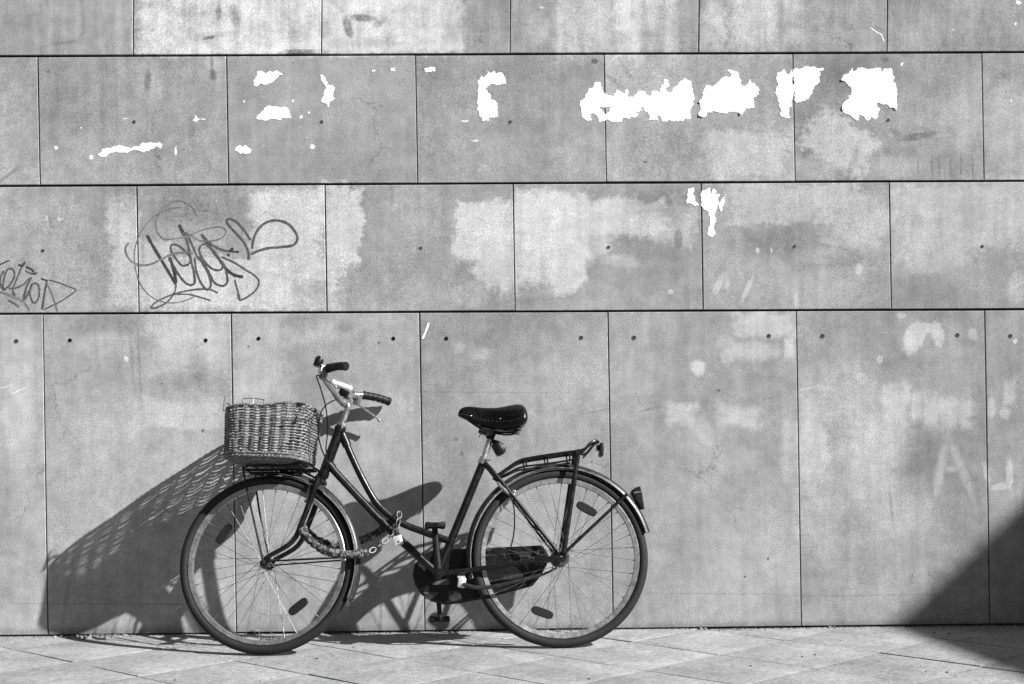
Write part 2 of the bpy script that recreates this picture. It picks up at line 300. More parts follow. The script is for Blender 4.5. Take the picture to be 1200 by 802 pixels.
    ck = k.math('MULTIPLY', k.ramp(vo.outputs['Distance'], .0, .006, .40, 0), k.ramp(k.noise(3.1, 2, .5, sp).outputs[0], .56, .66, 0, 1)); base = k.math('MULTIPLY', base, k.math('SUBTRACT', 1.0, ck))
    po = k.ramp(k.noise(120, 2, .5, sp).outputs[0], .285, .255, 1, .55); base = k.math('MULTIPLY', base, po)
    base = k.math('MULTIPLY', base, k.math('ADD', k.math('MULTIPLY', k.ramp(fine, .30, .70, -.36, .36), k.ramp(k.noise(5, 3, .6, sp).outputs[0], .3, .7, .6, 1.15)), 1.0))
    k.grey(base); k.b.inputs['Roughness'].default_value = .85; k.b.inputs['Specular IOR Level'].default_value = .25
    h = k.math('ADD', k.math('MULTIPLY', mid, .8), k.math('MULTIPLY', fine, .25)); k.bump(h, .30, .0022)
    return k.m

# ------------------------------------------------------------------ mesh builder
def catmull(pts, n=6, closed=False):
    pts = [Vector(p) for p in pts]; out = []; N = len(pts)
    rng = range(N if closed else N-1)
    for i in rng:
        p0 = pts[(i-1) % N] if (closed or i > 0) else pts[0]*2-pts[1]
        p1 = pts[i]; p2 = pts[(i+1) % N]
        p3 = pts[(i+2) % N] if (closed or i+2 < N) else pts[-1]*2-pts[-2]
        for j in range(n):
            t = j/n
            out.append(.5*((2*p1)+(p2-p0)*t+(2*p0-5*p1+4*p2-p3)*t*t+(3*p1-p0-3*p2+p3)*t**3))
    if not closed: out.append(pts[-1].copy())
    return out

class MB:
    def __init__(s): s.v = []; s.f = []
    def add(s, vs, fs):
        o = len(s.v); s.v += [tuple(v) for v in vs]; s.f += [tuple(i+o for i in f) for f in fs]; return s
    def tube(s, pts, r, n=8, closed=False, caps=True, flat=(1, 1), up=None):
        pts = [Vector(p) for p in pts]; N = len(pts)
        rr = r if isinstance(r, (list, tuple)) else [r]*N
        if len(rr) != N: rr = [rr[0]+(rr[-1]-rr[0])*i/(N-1) for i in range(N)]
        T = []
        for i in range(N):
            a = pts[(i-1) % N] if (closed or i > 0) else pts[0]; b = pts[(i+1) % N] if (closed or i < N-1) else pts[-1]
            d = b-a; T.append(d.normalized() if d.length > 1e-9 else Vector((0, 0, 1)))
        if up is None:
            up = Vector((0, 1, 0)) if abs(T[0].y) < .9 else Vector((1, 0, 0))
        nrm = (Vector(up)-T[0]*Vector(up).dot(T[0])).normalized(); vs = []
        for i in range(N):
            nrm = nrm-T[i]*nrm.dot(T[i])
            nrm = nrm.normalized() if nrm.length > 1e-6 else Vector((0, 1, 0))
            bn = T[i].cross(nrm)
            for j in range(n):
                a = 2*math.pi*(j+.5)/n
                vs.append(pts[i]+nrm*(math.cos(a)*rr[i]*flat[0])+bn*(math.sin(a)*rr[i]*flat[1]))
        fs = []
        for i in range(N if closed else N-1):
            i2 = (i+1) % N
            for j in range(n):
                j2 = (j+1) % n; fs.append((i*n+j, i2*n+j, i2*n+j2, i*n+j2))
        if caps and not closed:
            fs.append(tuple(range(n))[::1]); fs.append(tuple((N-1)*n+j for j in range(n))[::-1])
        return s.add(vs, fs)
    def box(s, c, size, M=None, bev=0.0):
        hx, hy, hz = size[0]/2, size[1]/2, size[2]/2; M = M or Matrix.Identity(3); c = Vector(c)
        if bev <= 0:
            vs = [c+M @ Vector((x*hx, y*hy, z*hz)) for x in (-1, 1) for y in (-1, 1) for z in (-1, 1)]
            return s.add(vs, [(0, 1, 3, 2), (4, 6, 7, 5), (0, 4, 5, 1), (2, 3, 7, 6), (0, 2, 6, 4), (1, 5, 7, 3)])
        bm = bmesh.new(); bmesh.ops.create_cube(bm, size=1)
        for v in bm.verts: v.co = Vector((v.co.x*2*hx, v.co.y*2*hy, v.co.z*2*hz))
        bmesh.ops.bevel(bm, geom=bm.edges[:], offset=bev, segments=2, affect='EDGES', profile=.5)
        vs = [c+M @ v.co for v in bm.verts]; fs = [[v.index for v in f.verts] for f in bm.faces]; bm.free()
        return s.add(vs, fs)
    def cyl(s, a, b, r, n=14, r2=None):
        return s.tube([a, b], [r, r if r2 is None else r2], n)
    def lathe(s, prof, c=(0, 0, 0), n=48):
        """closed profile of (radius, y) turned round the y axis"""
        c = Vector(c); m_ = len(prof); vs = []; fs = []
        for i in range(n):
            a = 2*math.pi*i/n
            for (r, y) in prof: vs.append(c+Vector((r*math.cos(a), y, r*math.sin(a))))
        for i in range(n):
            i2 = (i+1) % n
            for j in range(m_):
                j2 = (j+1) % m_; fs.append((i*m_+j, i*m_+j2, i2*m_+j2, i2*m_+j))
        return s.add(vs, fs)
    def ball(s, c, r, sc=(1, 1, 1), n=10):
        bm = bmesh.new(); bmesh.ops.create_uvsphere(bm, u_segments=n, v_segments=max(6, n*2//3), radius=r)
        vs = [Vector(c)+Vector((v.co.x*sc[0], v.co.y*sc[1], v.co.z*sc[2])) for v in bm.verts]; fs = [[v.index for v in f.verts] for f in bm.faces]; bm.free()
        return s.add(vs, fs)
    def prism(s, poly, y0, y1, bev=.004):
        """outline in x,z extruded along y with a softened rim"""
        n = len(poly); cx = sum(p[0] for p in poly)/n; cz = sum(p[1] for p in poly)/n
        def ins(d):
            o = []
            for i in range(n):
                a = Vector(poly[i-1]); b = Vector(poly[i]); c = Vector(poly[(i+1) % n])
                t = (c-a).normalized(); q = Vector((-t.y, t.x))
                if q.dot(Vector((cx, cz))-b) < 0: q = -q
                o.append(b+q*d)
            return o
        rings = [(ins(bev), y0), (poly, y0+bev), (poly, y1-bev), (ins(bev), y1)]
        vs = [Vector((p[0], y, p[1])) for ring, y in rings for p in ring]; fs = []
        for k in range(3):
            for i in range(n):
                i2 = (i+1) % n; fs.append((k*n+i, k*n+i2, (k+1)*n+i2, (k+1)*n+i))
        fs.append(tuple(range(n))[::-1]); fs.append(tuple(3*n+i for i in range(n)))
        return s.add(vs, fs)
    def mesh(s, name, mat, smooth=40):
        me = bpy.data.meshes.new(name); me.from_pydata(s.v, [], s.f); me.update()
        bm = bmesh.new(); bm.from_mesh(me); bmesh.ops.recalc_face_normals(bm, faces=bm.faces[:]); bm.to_mesh(me); bm.free()
        if smooth:
            me.polygons.foreach_set('use_smooth', [True]*len(me.polygons)); me.set_sharp_from_angle(angle=math.radians(smooth))
        me.materials.append(MATS[mat] if isinstance(mat, str) else mat); return me
    def build(s, name, mat, parent=None, M=None, smooth=40): return put(name, s.mesh(name, mat, smooth), parent, M)
def put(name, me, parent=None, M=None):
    o = bpy.data.objects.new(name, me); COL.objects.link(o)
    if parent: o.parent = parent
    if M is not None: o.matrix_local = M
    return o
def tag(o, label=None, cat=None, group=None, kind=None):
    if label: o['label'] = label
    if cat: o['category'] = cat
    if group: o['group'] = group
    if kind: o['kind'] = kind
    return o
def empty(name, loc=(0, 0, 0), M=None):
    o = bpy.data.objects.new(name, None); COL.objects.link(o); o.empty_display_size = .1
    if M is not None: o.matrix_world = M
    else: o.location = loc
    return o

# ================================================================== SETTING
# ground sheet to the horizon (bedding under the slabs)
g = MB(); G = 260.0
g.add([(-G, -G, -.016), (G, -G, -.016), (G, G, -.016), (-G, G, -.016)], [(0, 1, 2, 3)])
tag(g.build('ground', 'bedding', smooth=0), kind='structure')
g = MB(); g.add([(-G, -G, -.010), (G, -G, -.010), (G, -2.10, -.010), (-G, -2.10, -.010)], [(0, 1, 2, 3)])
tag(g.build('unseen_road', 'asphalt', smooth=0), kind='structure')  # unseen dark road, added to cut light bounced up onto the wall
g = MB()
for k_ in range(-6, 6): g.box((k_*1.0+.5, -2.02, .0), (.985, .14, .10), bev=.008)
tag(g.build('kerb', 'mortar', smooth=0), kind='structure')  # unseen; set close to the wall so the dark road begins sooner

# pavement of square slabs laid on the diagonal
pav = empty('pavement'); tag(pav, kind='structure')
PX0, PD = 0.860, 0.620
hd = PD/2
def slab_mesh(seed):
    rnd = random.Random(seed); b = MB(); gx, gy, bv = .0033, .0013, .0007
    # u along (1,-1), v along (-1,-1); half side in u,v
    e1 = Vector((1, -1, 0)).normalized(); e2 = Vector((-1, -1, 0)).normalized(); hs = PD/math.sqrt(2)/2
    def ring(du, dv, z):
        out = []
        cs = [(-1, -1), (1, -1), (1, 1), (-1, 1)]
        for i, (a, c) in enumerate(cs):                 # a few extra points per side: chipped, not ruler-straight
            a2, c2 = cs[(i+1) % 4]
            for t in (0, .17, .36, .52, .71, .86):
                u = (a+(a2-a)*t)*(hs-du); v = (c+(c2-c)*t)*(hs-dv)
                out.append((u, v, z))
        return out
    jit = [(rnd.uniform(0, .0026), rnd.uniform(-.0012, .0030)) for _ in range(24)]
    lows = ring(gy, gx, -.014); mids = ring(gy, gx, -bv); tops = ring(gy+.0032, gx+.0022, 0)
    vs = []
    for R_ in (lows, mids, tops):
        for (u, v, z), (ju, jv) in zip(R_, jit):
            vs.append(e1*(u-math.copysign(ju, u))+e2*(v-math.copysign(jv, v))+Vector((0, 0, z)))
    n = 24; fs = [tuple(2*n+i for i in range(n))]
    for k_ in range(2):
        for i in range(n): fs.append((k_*n+i, k_*n+(i+1) % n, (k_+1)*n+(i+1) % n, (k_+1)*n+i))
    b.add(vs, fs); return b.mesh('paving_slab', 'paving_concrete', 25)
slabs = [slab_mesh(s) for s in range(5)]
rnd = random.Random(3)
for j in range(-6, 2):
    for i in range(-8, 7):
        # lattice: diamonds centred on (PX0 + i*PD + (j odd)*hd, j*hd)
        x = PX0+i*PD+(hd if j % 2 else 0)+hd; y = j*hd
        o = put('paving_slab', slabs[rnd.randrange(5)], pav)
        o.location = (x, y, rnd.uniform(-.0022, .0008)); o.rotation_euler = (rnd.uniform(-.004, .004), rnd.uniform(-.004, .004), rnd.uniform(-.003, .003)+rnd.choice((0, math.pi)))
# pale mortar and dark silt in the joints, broken and uneven
mo = MB(); dk = MB(); rj = random.Random(9)
for i in range(-14, 14):
    for (arr, d, z, keep) in ((mo, -1, -.0018, .75), (dk, 1, -.0085, 1.0)):
        x0 = PX0+i*PD; e = Vector((d, -1, 0)).normalized(); q = Vector((e.y, -e.x, 0)); t = -.1
        while t < 2.7:
            l_ = rj.uniform(.03, .16)
            if rj.random() < keep and abs(x0) < 6:
                a = Vector((x0, 0, z+(rj.uniform(-.0016, .0006) if d < 0 else 0)))+e*t; c_ = a+e*(l_ if d < 0 else l_+.001); w0, w1 = rj.uniform(.003, .006), rj.uniform(.003, .006)
                if d > 0: w0 = w1 = .006; c_ = a+e*l_
                arr.add([a+q*w0, a-q*w0, c_-q*w1, c_+q*w1], [(0, 1, 2, 3)])
            t += l_
mo.build('mortar_line', 'mortar', pav, smooth=0)['kind'] = 'stuff'
dk.build('silt_line', 'joint_dark', pav, smooth=0)['kind'] = 'stuff'

# ------------------------------------------------------------------ the wall
def yline(k, x):      # horizontal joints as measured in the photograph
    a = {1: (66.3, -.0042), 2: (218.0, -.0049), 3: (368.2, -.0046)}[k]; return a[0]+a[1]*x
def xj(row, i, y):
    if row == 0: return 155.5+221.0*i+(y-62)*.018
    if row == 1: return 44.0+221.3*i+(y-66)*.0172
    if row == 2: return 160.0+220.5*i+(y-218)*.0165
    return 50.0+220.8*i+(y-368)*.0165
wall = empty('panel_wall', (0, 0, 0))
tag(wall, 'grey cement panel wall with patchy overpaint behind the bicycle', 'wall')
ZTOP1 = wp(600, 64.0)[2]; ROWH = .541
GH, GV = .0047, .0021          # half joint widths
TONE = {(3, -1): 1.10, (3, 0): 1.10, (3, 1): 1.05, (3, 2): .97, (2, 5): 1.03, (1, 3): 1.14, (1, 4): .92, (1, 0): .97, (1, 2): .97, (2, 0): .98, (3, 4): .95, (3, 5): .95, (3, 3): 1.0, (0, 0): 1.1, (1, -1): 1.02, (0, -1): 1.0}
def corner(row, i, which):
    """upper or lower corner of joint i of a row, on the wall face"""
    k = {(0, 'b'): 1, (1, 't'): 1, (1, 'b'): 2, (2, 't'): 2, (2, 'b'): 3, (3, 't'): 3}.get((row, which))
    if row == 3 and which == 'b':
        px = xj(3, i, 738); py = 738; c = wp(px, py); return (c[0], .007)
    if row == 0 and which == 't':
        c = wp(xj(0, i, 62), yline(1, xj(0, i, 62))); return (c[0]+.010, c[2]+ROWH)
    if row == -1:
        c = wp(xj(1, i, 62), yline(1, xj(1, i, 62))); return (c[0]+.012, c[2]+ROWH*(1 if which == 'b' else 2))
    px = xj(row, i, 60)
    for _ in range(4): px = xj(row, i, yline(k, px))
    c = wp(px, yline(k, px)); return (c[0], c[2])
rnd = random.Random(11)
PANELS = {}; FACES = []
def wall_y(x, z):             # where the panel face stands at this spot of the wall
    for (a, b_, c_, d_, cx_, dy_, tx_) in FACES:
        if a <= x <= b_ and c_ <= z <= d_: return dy_+tx_*(x-cx_)
    return 0.0
for row in (-1, 0, 1, 2, 3):
    for i in range(-4, 9):
        tl, tr = corner(row, i, 't'), corner(row, i+1, 't'); bl_, br_ = corner(row, i, 'b'), corner(row, i+1, 'b')
        low = 0 if row == 3 else GH
        j_ = lambda: rnd.uniform(-.0009, .0009)
        q = [(bl_[0]+GV+j_(), bl_[1]+low+j_()), (br_[0]-GV+j_(), br_[1]+low+j_()), (tr[0]-GV+j_(), tr[1]-GH+j_()), (tl[0]+GV+j_(), tl[1]-GH+j_())]
        cx = sum(p[0] for p in q)/4; cz = sum(p[1] for p in q)/4
        dy = rnd.uniform(0, .0016); tx = rnd.uniform(-.0012, .0012)
        bev = .0020
        rings = []
        for (ins, y) in ((0, .024), (0, bev), (bev, 0.0)):
            for p in q:
                sx = 1 if p[0] < cx else -1; sz = 1 if p[1] < cz else -1
                X, Z = p[0]+sx*ins, p[1]+sz*ins
                rings.append((X-cx, y+dy+tx*(X-cx), Z-cz))
        fs = [(8, 9, 10, 11)]
        for k_ in range(2):
            for a in range(4): fs.append((k_*4+a, k_*4+(a+1) % 4, (k_+1)*4+(a+1) % 4, (k_+1)*4+a))
        tone = TONE.get((row, i), rnd.uniform(.96, 1.04))
        seen = -1 <= i <= 5 and row >= 0
        if seen: mt = panel_mat('cement_panel', min(p[0] for p in q), max(p[0] for p in q), min(p[1] for p in q), max(p[1] for p in q), tone, (row+2)*13+i+5, .10 if row == 0 else .05)
        else: mt = MATS.setdefault('panel_plain', None) or MATS.__setitem__('panel_plain', panel_mat('cement_panel', 90, 91, 90, 91, 1.0, 3, .05)) or MATS['panel_plain']
        mb = MB(); mb.add(rings, fs); o = mb.build('panel', mt, wall, Matrix.Translation((cx, 0, cz)), smooth=0)
        PANELS[(row, i)] = (o, cx, cz, dy); FACES.append((min(p[0] for p in q)-.004, max(p[0] for p in q)+.004, min(p[1] for p in q)-.006, max(p[1] for p in q)+.006, cx, dy, tx))
mb = MB(); xl, xr = corner(3, -4, 't')[0], corner(3, 9, 't')[0]
mb.box(((xl+xr)/2, .075, 1.76), (xr-xl-.02, .10, 3.50)); mb.build('backing', 'backing', wall, smooth=0)
mb = MB(); mb.box(((xl+xr)/2, .05, 3.515+.03), (xr-xl, .16, .05), bev=.004); mb.build('coping', 'mortar', wall, smooth=0)

# fixing screws and black hole discs in the panels
def screw(name, px, py, kind, sz=1.0):
    c = wp(px, py)
    best = min(PANELS.values(), key=lambda t: 99 if abs(t[1]-c[0]) > .41 else abs(t[2]-c[2])/(1.5 if t[2] < .8 else .55))
    o, cx, cz, dy = best; b = MB()
    if kind == 0:            # sunk screw head in a washer
        b.lathe([(.0045, -.0012+dy), (.0088, -.0018+dy), (.0102, .001+dy), (.0045, .001+dy)], n=12)
        b.cyl((0, -.0010+dy, 0), (0, .002+dy, 0), .0050, 10)
    else:                    # black disc and collar painted as the shade inside a drilled hole
        b.lathe([(.0062, -.0016+dy), (.0082, -.0012+dy), (.0086, .001+dy), (.0062, .001+dy)], n=12)
        b.cyl((0, -.0012+dy, 0), (0, .002+dy, 0), .0068, 10)
    b.build(name, 'bolt_steel' if kind == 0 else 'hole_dark', o, Matrix.Translation((c[0]-cx, 0, c[2]-cz)) @ Matrix.Diagonal((sz, 1, sz, 1)), 30)
for (px, py) in [(157, 143), (377, 143), (598, 143), (1041, 141), (50, 294), (272, 292), (493, 291), (713, 290), (931, 289), (1151, 289),
                 (19, 400), (681, 396), (743, 396), (901, 394), (964, 394), (1122, 393), (1184, 394)]: screw('screw', px, py, 0, .72 if py < 350 else .95)
for (px, py) in [(82, 399), (241, 399), (303, 397), (461, 397), (523, 397)]: screw('hole_disc', px, py, 1)

# building outside the frame on the right, whose eaves shade the corner
bld = MB(); H5 = 7.0
gA = gp(1046, 736.5); sh_ = SUN*(H5/SUN[2])
eA = np.array([gA[0]+sh_[0], gA[1]+sh_[1], 0]); d5 = np.array([.19, -1.0, 0]); d5 = d5/np.linalg.norm(d5); n5 = np.array([-d5[1], d5[0], 0])
nb = empty('side_building', tuple(eA)); tag(nb, 'plain building past the wall end, its eaves throwing the diagonal shadow', 'building')
ang = math.atan2(d5[1], d5[0]); R5 = Matrix.Rotation(ang, 3, 'Z')
b = MB(); b.box(R5 @ Vector((2.0, 4.3, H5/2-.15)), (16, 8, H5-.3), R5); b.build('wall', 'mortar', nb, smooth=0)
b = MB(); b.box(R5 @ Vector((2.0, 4.2, H5-.10)), (16.6, 8.4, .20), R5, bev=.01); b.build('roof', 'backing', nb, smooth=0)
for k_ in range(6):
    b = MB(); b.box(R5 @ Vector((-4.4+k_*2.5, .30, 2.3)), (1.0, .06, 1.4), R5, bev=.01); wn = b.build('window', 'guard_edge', nb, smooth=0)
    b = MB(); b.box(R5 @ Vector((-4.4+k_*2.5, .262, 2.3)), (.86, .02, 1.26), R5); b.build('pane', 'lens', wn, smooth=0)

# ================================================================== PAPER REMNANTS
def ragged(pts, rng, depth=3, amp=.20):
    for _ in range(depth):
        out = []
        for i in range(len(pts)):
            a = pts[i]; b_ = pts[(i+1) % len(pts)]; L = math.hypot(b_[0]-a[0], b_[1]-a[1])
            out.append(a)
            if L > .7:
                k_ = rng.uniform(-1, 1)*amp*min(L, 9)
                out.append(((a[0]+b_[0])/2-(b_[1]-a[1])/L*k_, (a[1]+b_[1])/2+(b_[0]-a[0])/L*k_))
        pts = out
    return pts
def scrap(pts, ox, oy, sc, label, seed, lift=.0012, amp=.22, curl=None, holes=()):
    rng = random.Random(seed)
    pts = ragged([(ox+x/sc, oy+y/sc) for x, y in pts], rng, 4, amp)
    loops = [pts]+[ragged([(ox+x/sc, oy+y/sc) for x, y in h], rng, 2, amp) for h in holes]
    y0 = min(p[1] for p in pts); y1 = max(p[1] for p in pts); st = .55; vs = []; fs = []
    c0 = wp(sum(p[0] for p in pts)/len(pts), y1); cx, cz = c0[0], c0[2]
    def vert(px, py):
        p = wp(px, py); d = lift
        for (ux, uy, rad, h) in (curl or ()):
            r = math.hypot(px-ux, py-uy)
            if r < rad: d += h*(1-r/rad)
        return (p[0]-cx, wall_y(p[0], p[2])-d, p[2]-cz)
    yy = y0
    while yy < y1:                      # torn fibres: one thin row of paper at a time
        ym = yy+st/2; xs = []
        for l in loops:
            for k_ in range(len(l)):
                a = l[k_]; b_ = l[(k_+1) % len(l)]
                if (a[1] <= ym) != (b_[1] <= ym): xs.append(a[0]+(ym-a[1])/(b_[1]-a[1])*(b_[0]-a[0]))
        xs.sort()
        for xa_, xb_ in zip(xs[::2], xs[1::2]):
            xa_ -= rng.uniform(-.5, .6); xb_ += rng.uniform(-.5, .6)
            if xb_ <= xa_+.2: continue
            cuts = max(1, int((xb_-xa_)/8)); o_ = len(vs)
            for k_ in range(cuts+1):
                x_ = xa_+(xb_-xa_)*k_/cuts
                for (yv) in (yy, yy+st):
                    f_ = vert(x_, yv); vs += [f_, (f_[0], f_[1]+.0006, f_[2])]
            for k_ in range(cuts):
                q = o_+4*k_; fs += [(q, q+4, q+6, q+2), (q+1, q+3, q+7, q+5)]
            q = o_+4*cuts; fs += [(o_, o_+2, o_+3, o_+1), (q, q+1, q+3, q+2)]
        yy += st
    bm = bmesh.new(); bv = [bm.verts.new(v) for v in vs]
    for f in fs: bm.faces.new([bv[k_] for k_ in f])
    me = bpy.data.meshes.new('paper_remnant'); bm.to_mesh(me); bm.free(); me.materials.append(MATS['paper'])
    o = bpy.data.objects.new('paper_remnant', me); COL.objects.link(o); o.location = (cx, 0, cz)
    tag(o, label, 'paper scrap', 'torn white paper remnants on the wall'); return o
scrap([(80,440),(95,380),(130,330),(160,275),(195,265),(210,215),(260,210),(290,260),(310,320),(345,345),(395,340),(410,285),(440,285),(480,310),(500,345),(505,280),(525,275),(520,340),(545,350),(600,325),(655,290),(690,320),(730,350),(740,305),(775,290),(820,310),(835,260),(870,235),(865,185),(895,185),(915,240),(880,265),(880,300),(930,310),(970,250),(1000,245),(1030,195),(1060,175),(1100,195),(1130,205),(1135,430),(1120,450),(1115,555),(1060,550),(1040,580),(960,585),(930,570),(890,580),(840,575),(830,525),(800,525),(800,570),(720,565),(725,520),(690,480),(640,470),(620,530),(560,540),(480,550),(470,585),(380,585),(340,555),(310,575),(255,585),(245,530),(210,505),(170,510),(185,570),(150,580),(100,540),(90,490)],
      670, 70, 8, 'longest torn white paper strip, jagged on top, bridging a panel joint', 1, holes=[[(262,445),(355,440),(350,490),(315,518),(285,475)],[(285,418),(345,352),(355,360),(295,425)],[(590,478),(632,484),(630,500),(600,492)],[(640,450),(675,445),(680,478),(650,475)]])
scrap([(75,500),(75,360),(100,330),(120,250),(160,220),(180,235),(230,200),(265,165),(300,150),(345,155),(350,120),(300,95),(370,95),(415,115),(420,150),(445,185),(445,230),(500,215),(510,170),(535,205),(585,240),(590,300),(545,330),(555,420),(480,425),(440,490),(330,460),(140,465),(130,500)],
      810, 70, 7.5, 'wide humped white paper scrap with lifted corners beside the longest strip', 2, curl=[(820,118,6,.005),(820,137,5,.006),(868,135,8,.005)])
scrap([(755,120),(800,105),(815,80),(840,130),(870,120),(885,80),(885,400),(865,420),(870,510),(830,515),(780,480),(770,400),(755,320)],
      810, 70, 7.5, 'narrow upright white paper scrap ending exactly at a panel joint', 3)
scrap([(895,95),(920,75),(1165,75),(1165,90),(1120,95),(1135,135),(1110,220),(1075,250),(1060,300),(1030,345),(960,375),(925,380),(905,350),(905,160)],
      810, 70, 7.5, 'white paper scrap with straight top tapering downward beside a panel joint', 4)
scrap([(260,245),(280,180),(350,140),(390,95),(410,140),(460,95),(690,95),(740,145),(770,100),(840,95),(865,140),(865,190),(885,210),(870,260),(910,330),(920,590),(860,560),(790,525),(690,505),(670,515),(720,580),(690,655),(655,705),(600,680),(585,715),(450,625),(460,710),(420,700),(285,620),(275,560),(305,490),(345,425),(375,420),(385,375),(345,300),(300,260)],
      960, 70, 10.02, 'big squarish white paper scrap with a notched left side and pointed corner', 5, curl=[(1051,128,10,.004),(985,94,4,.006),(988,127,4,.006)])
scrap([(110,165),(145,90),(180,85),(210,115),(240,90),(260,100),(290,85),(340,115),(290,155),(240,185),(130,210)],
      280, 70, 6.683, 'small slanting white paper scrap above the half-moon one', 6)
scrap([(140,468),(195,390),(250,365),(355,370),(395,410),(412,455),(340,455),(325,473)],
      280, 70, 6.683, 'half-moon white paper scrap with flat lower edge', 7)
scrap([(645,115),(695,180),(690,205),(745,215),(750,305),(700,325),(705,380),(670,340),(645,325),(665,255),(685,220),(645,160)],
      280, 70, 6.683, 'thin upright ragged white paper scrap above a panel screw', 8)
scrap([(-25,690),(0,672),(30,685),(60,670),(90,700),(85,735),(10,740),(-25,718)],
      280, 70, 6.683, 'small oval white paper scrap at the foot of the second panel row', 9)
scrap([(195,480),(205,430),(200,260),(240,195),(265,220),(315,130),(345,160),(390,130),(415,165),(445,150),(490,160),(530,260),(535,300),(440,295),(385,283),(330,300),(290,345),(320,395),(350,410),(355,465),(410,485),(430,520),(435,655),(390,680),(325,690),(340,730),(250,725),(250,680),(215,625),(205,540)],
      540, 70, 10.02, 'white paper scrap shaped like a hooked letter C', 10)
scrap([(80,150),(90,60),(125,55),(130,130),(155,160),(130,170),(100,150)],
      790, 210, 5.35, 'short white paper tab left of the forked drip-shaped scrap', 11)
scrap([(170,160),(175,70),(230,55),(235,110),(250,60),(265,100),(290,95),(255,220),(262,345),(235,365),(212,350),(225,240),(205,195)],
      790, 210, 5.35, 'forked white paper scrap hanging down like a drip', 12)
scrap([(290,200),(290,140),(320,90),(318,140),(300,205)], 790, 210, 5.35, 'thin white paper sliver right of the forked drip-shaped scrap', 13)
scrap([(345,545),(375,520),(410,515),(480,516),(500,503),(560,503),(520,532),(400,535),(365,552)], 0, 0, 3, 'long thin crusty white paper streak on its own panel', 14, amp=.22)
scrap([(675,425),(685,405),(690,416),(722,417),(722,421),(692,425),(690,432)], 0, 0, 3, 'tiny white paper fleck with a thin tail', 15)
scrap([(291,242),(310,237),(330,238),(330,252),(305,252),(295,256)], 400, 0, 3, 'tiny white paper dash near the top of a panel', 16)
scrap([(172,240),(188,238),(188,250),(176,252)], 400, 0, 3, 'smallest white paper speck beside the tiny dash', 17)

# ================================================================== GRAFFITI
OFFS = [0]
def stroke(mb, pts, ox, oy, sc, wpx, taper=True):
    pts = catmull([(ox+x/sc, oy+y/sc, 0) for x, y in pts], 7)
    OFFS[0] = (OFFS[0]+1) % 30; y = -.00025-.000018*OFFS[0]
    N = len(pts); vs = []; rng = random.Random(N*31+OFFS[0])
    for i, p in enumerate(pts):
        t = (pts[min(i+1, N-1)]-pts[max(i-1, 0)]); t = t.normalized() if t.length > 1e-6 else Vector((1, 0, 0))
        q = Vector((-t.y, t.x, 0)); w_ = wpx*(1.0 if sc > 2 else 1)/sc/2*(1+.18*rng.uniform(-1, 1))
        if taper and (i == 0 or i == N-1): w_ *= .6
        for sgn in (-1, 1):
            c = wp(p.x+q.x*w_*sgn, p.y+q.y*w_*sgn); vs.append((c[0], y+wall_y(c[0], c[2]), c[2]))
    mb.add(vs, [(2*i, 2*i+1, 2*i+3, 2*i+2) for i in range(N-1)])
def graffiti(root, name, mat, lst, ox, oy, sc):
    for pts, w_ in lst:
        mb = MB(); stroke(mb, pts, ox, oy, sc, w_)
        c = root.location
        mb.v = [(v[0]-c[0], v[1]-c[1], v[2]-c[2]) for v in mb.v]
        mb.build(name, mat, root, smooth=0)
c = wp(230, 362); gr = empty('graffiti_tag', (c[0], 0, c[2]))
tag(gr, 'looping dark marker tag with sweeping strokes, closely followed by a drawn heart', 'graffiti')
A1 = (140, 225, 5.4545)
graffiti(gr, 'stroke', 'ink_dark', [([(175,275),(210,340),(270,440),(330,540),(360,590)],20),([(360,585),(352,520),(335,460),(318,415)],22),([(380,210),(405,260),(430,290)],22),([(520,430),(560,500),(592,562)],22),
  ([(525,270),(570,340),(630,420),(680,490),(730,530),(790,545)],20),([(688,402),(706,406)],18),([(768,688),(757,645)],16),([(205,745),(215,740)],12),([(690,378),(730,382),(765,385)],14)], *A1)
graffiti(gr, 'stroke', 'ink_mid', [([(362,590),(352,640),(310,700),(250,735),(205,745),(215,720),(260,690),(330,660),(420,635),(510,622),(580,625),(630,648)],11),([(360,655),(440,655),(510,672),(585,695)],10),
  ([(318,415),(360,500),(410,570),(450,595),(480,580),(475,510),(455,430),(440,350),(425,300),(405,260)],15),([(435,465),(400,470),(355,420),(328,370),(335,340),(370,340),(410,370),(440,400),(455,440),(430,475)],14),
  ([(480,420),(490,500),(520,580),(560,625),(585,590),(560,500),(520,430),(490,410)],14),([(425,255),(470,350),(500,420),(520,440)],13),([(520,340),(510,380),(540,440),(590,490),(640,500),(660,470),(620,400),(560,340),(525,335)],14),
  ([(590,560),(620,590),(665,600),(690,570),(680,500),(660,450)],14),([(520,270),(580,330),(640,365),(690,380)],15),([(650,415),(730,450),(810,500),(870,540),(892,580),(870,630),(820,670),(768,690),(758,640),(735,560)],12)], *A1)
graffiti(gr, 'loop', 'ink_faint', [([(60,325),(38,360),(50,410),(85,450),(140,468),(200,462),(270,430),(330,400),(400,388),(470,390)],12),
  ([(395,97),(320,110),(230,150),(160,220),(115,310),(95,400),(105,500),(130,580),(180,650),(250,695),(340,710),(420,695),(480,670)],7),
  ([(495,155),(465,100),(400,60),(340,65),(270,115),(235,180),(240,250),(280,300),(340,300),(430,285),(500,255),(580,230),(650,225),(682,250),(660,290),(610,310),(560,315),(510,310),(460,280),(430,260)],9)], *A1)
graffiti(gr, 'heart', 'ink_mid', [([(825,435),(825,390),(800,330),(750,270),(700,215),(685,185),(705,172),(750,195),(800,250),(840,310)],15),
  ([(848,365),(855,310),(880,250),(930,200),(1000,182),(1070,200),(1120,250),(1138,300),(1110,340),(1040,352),(950,360),(880,380),(840,400)],16)], *A1)
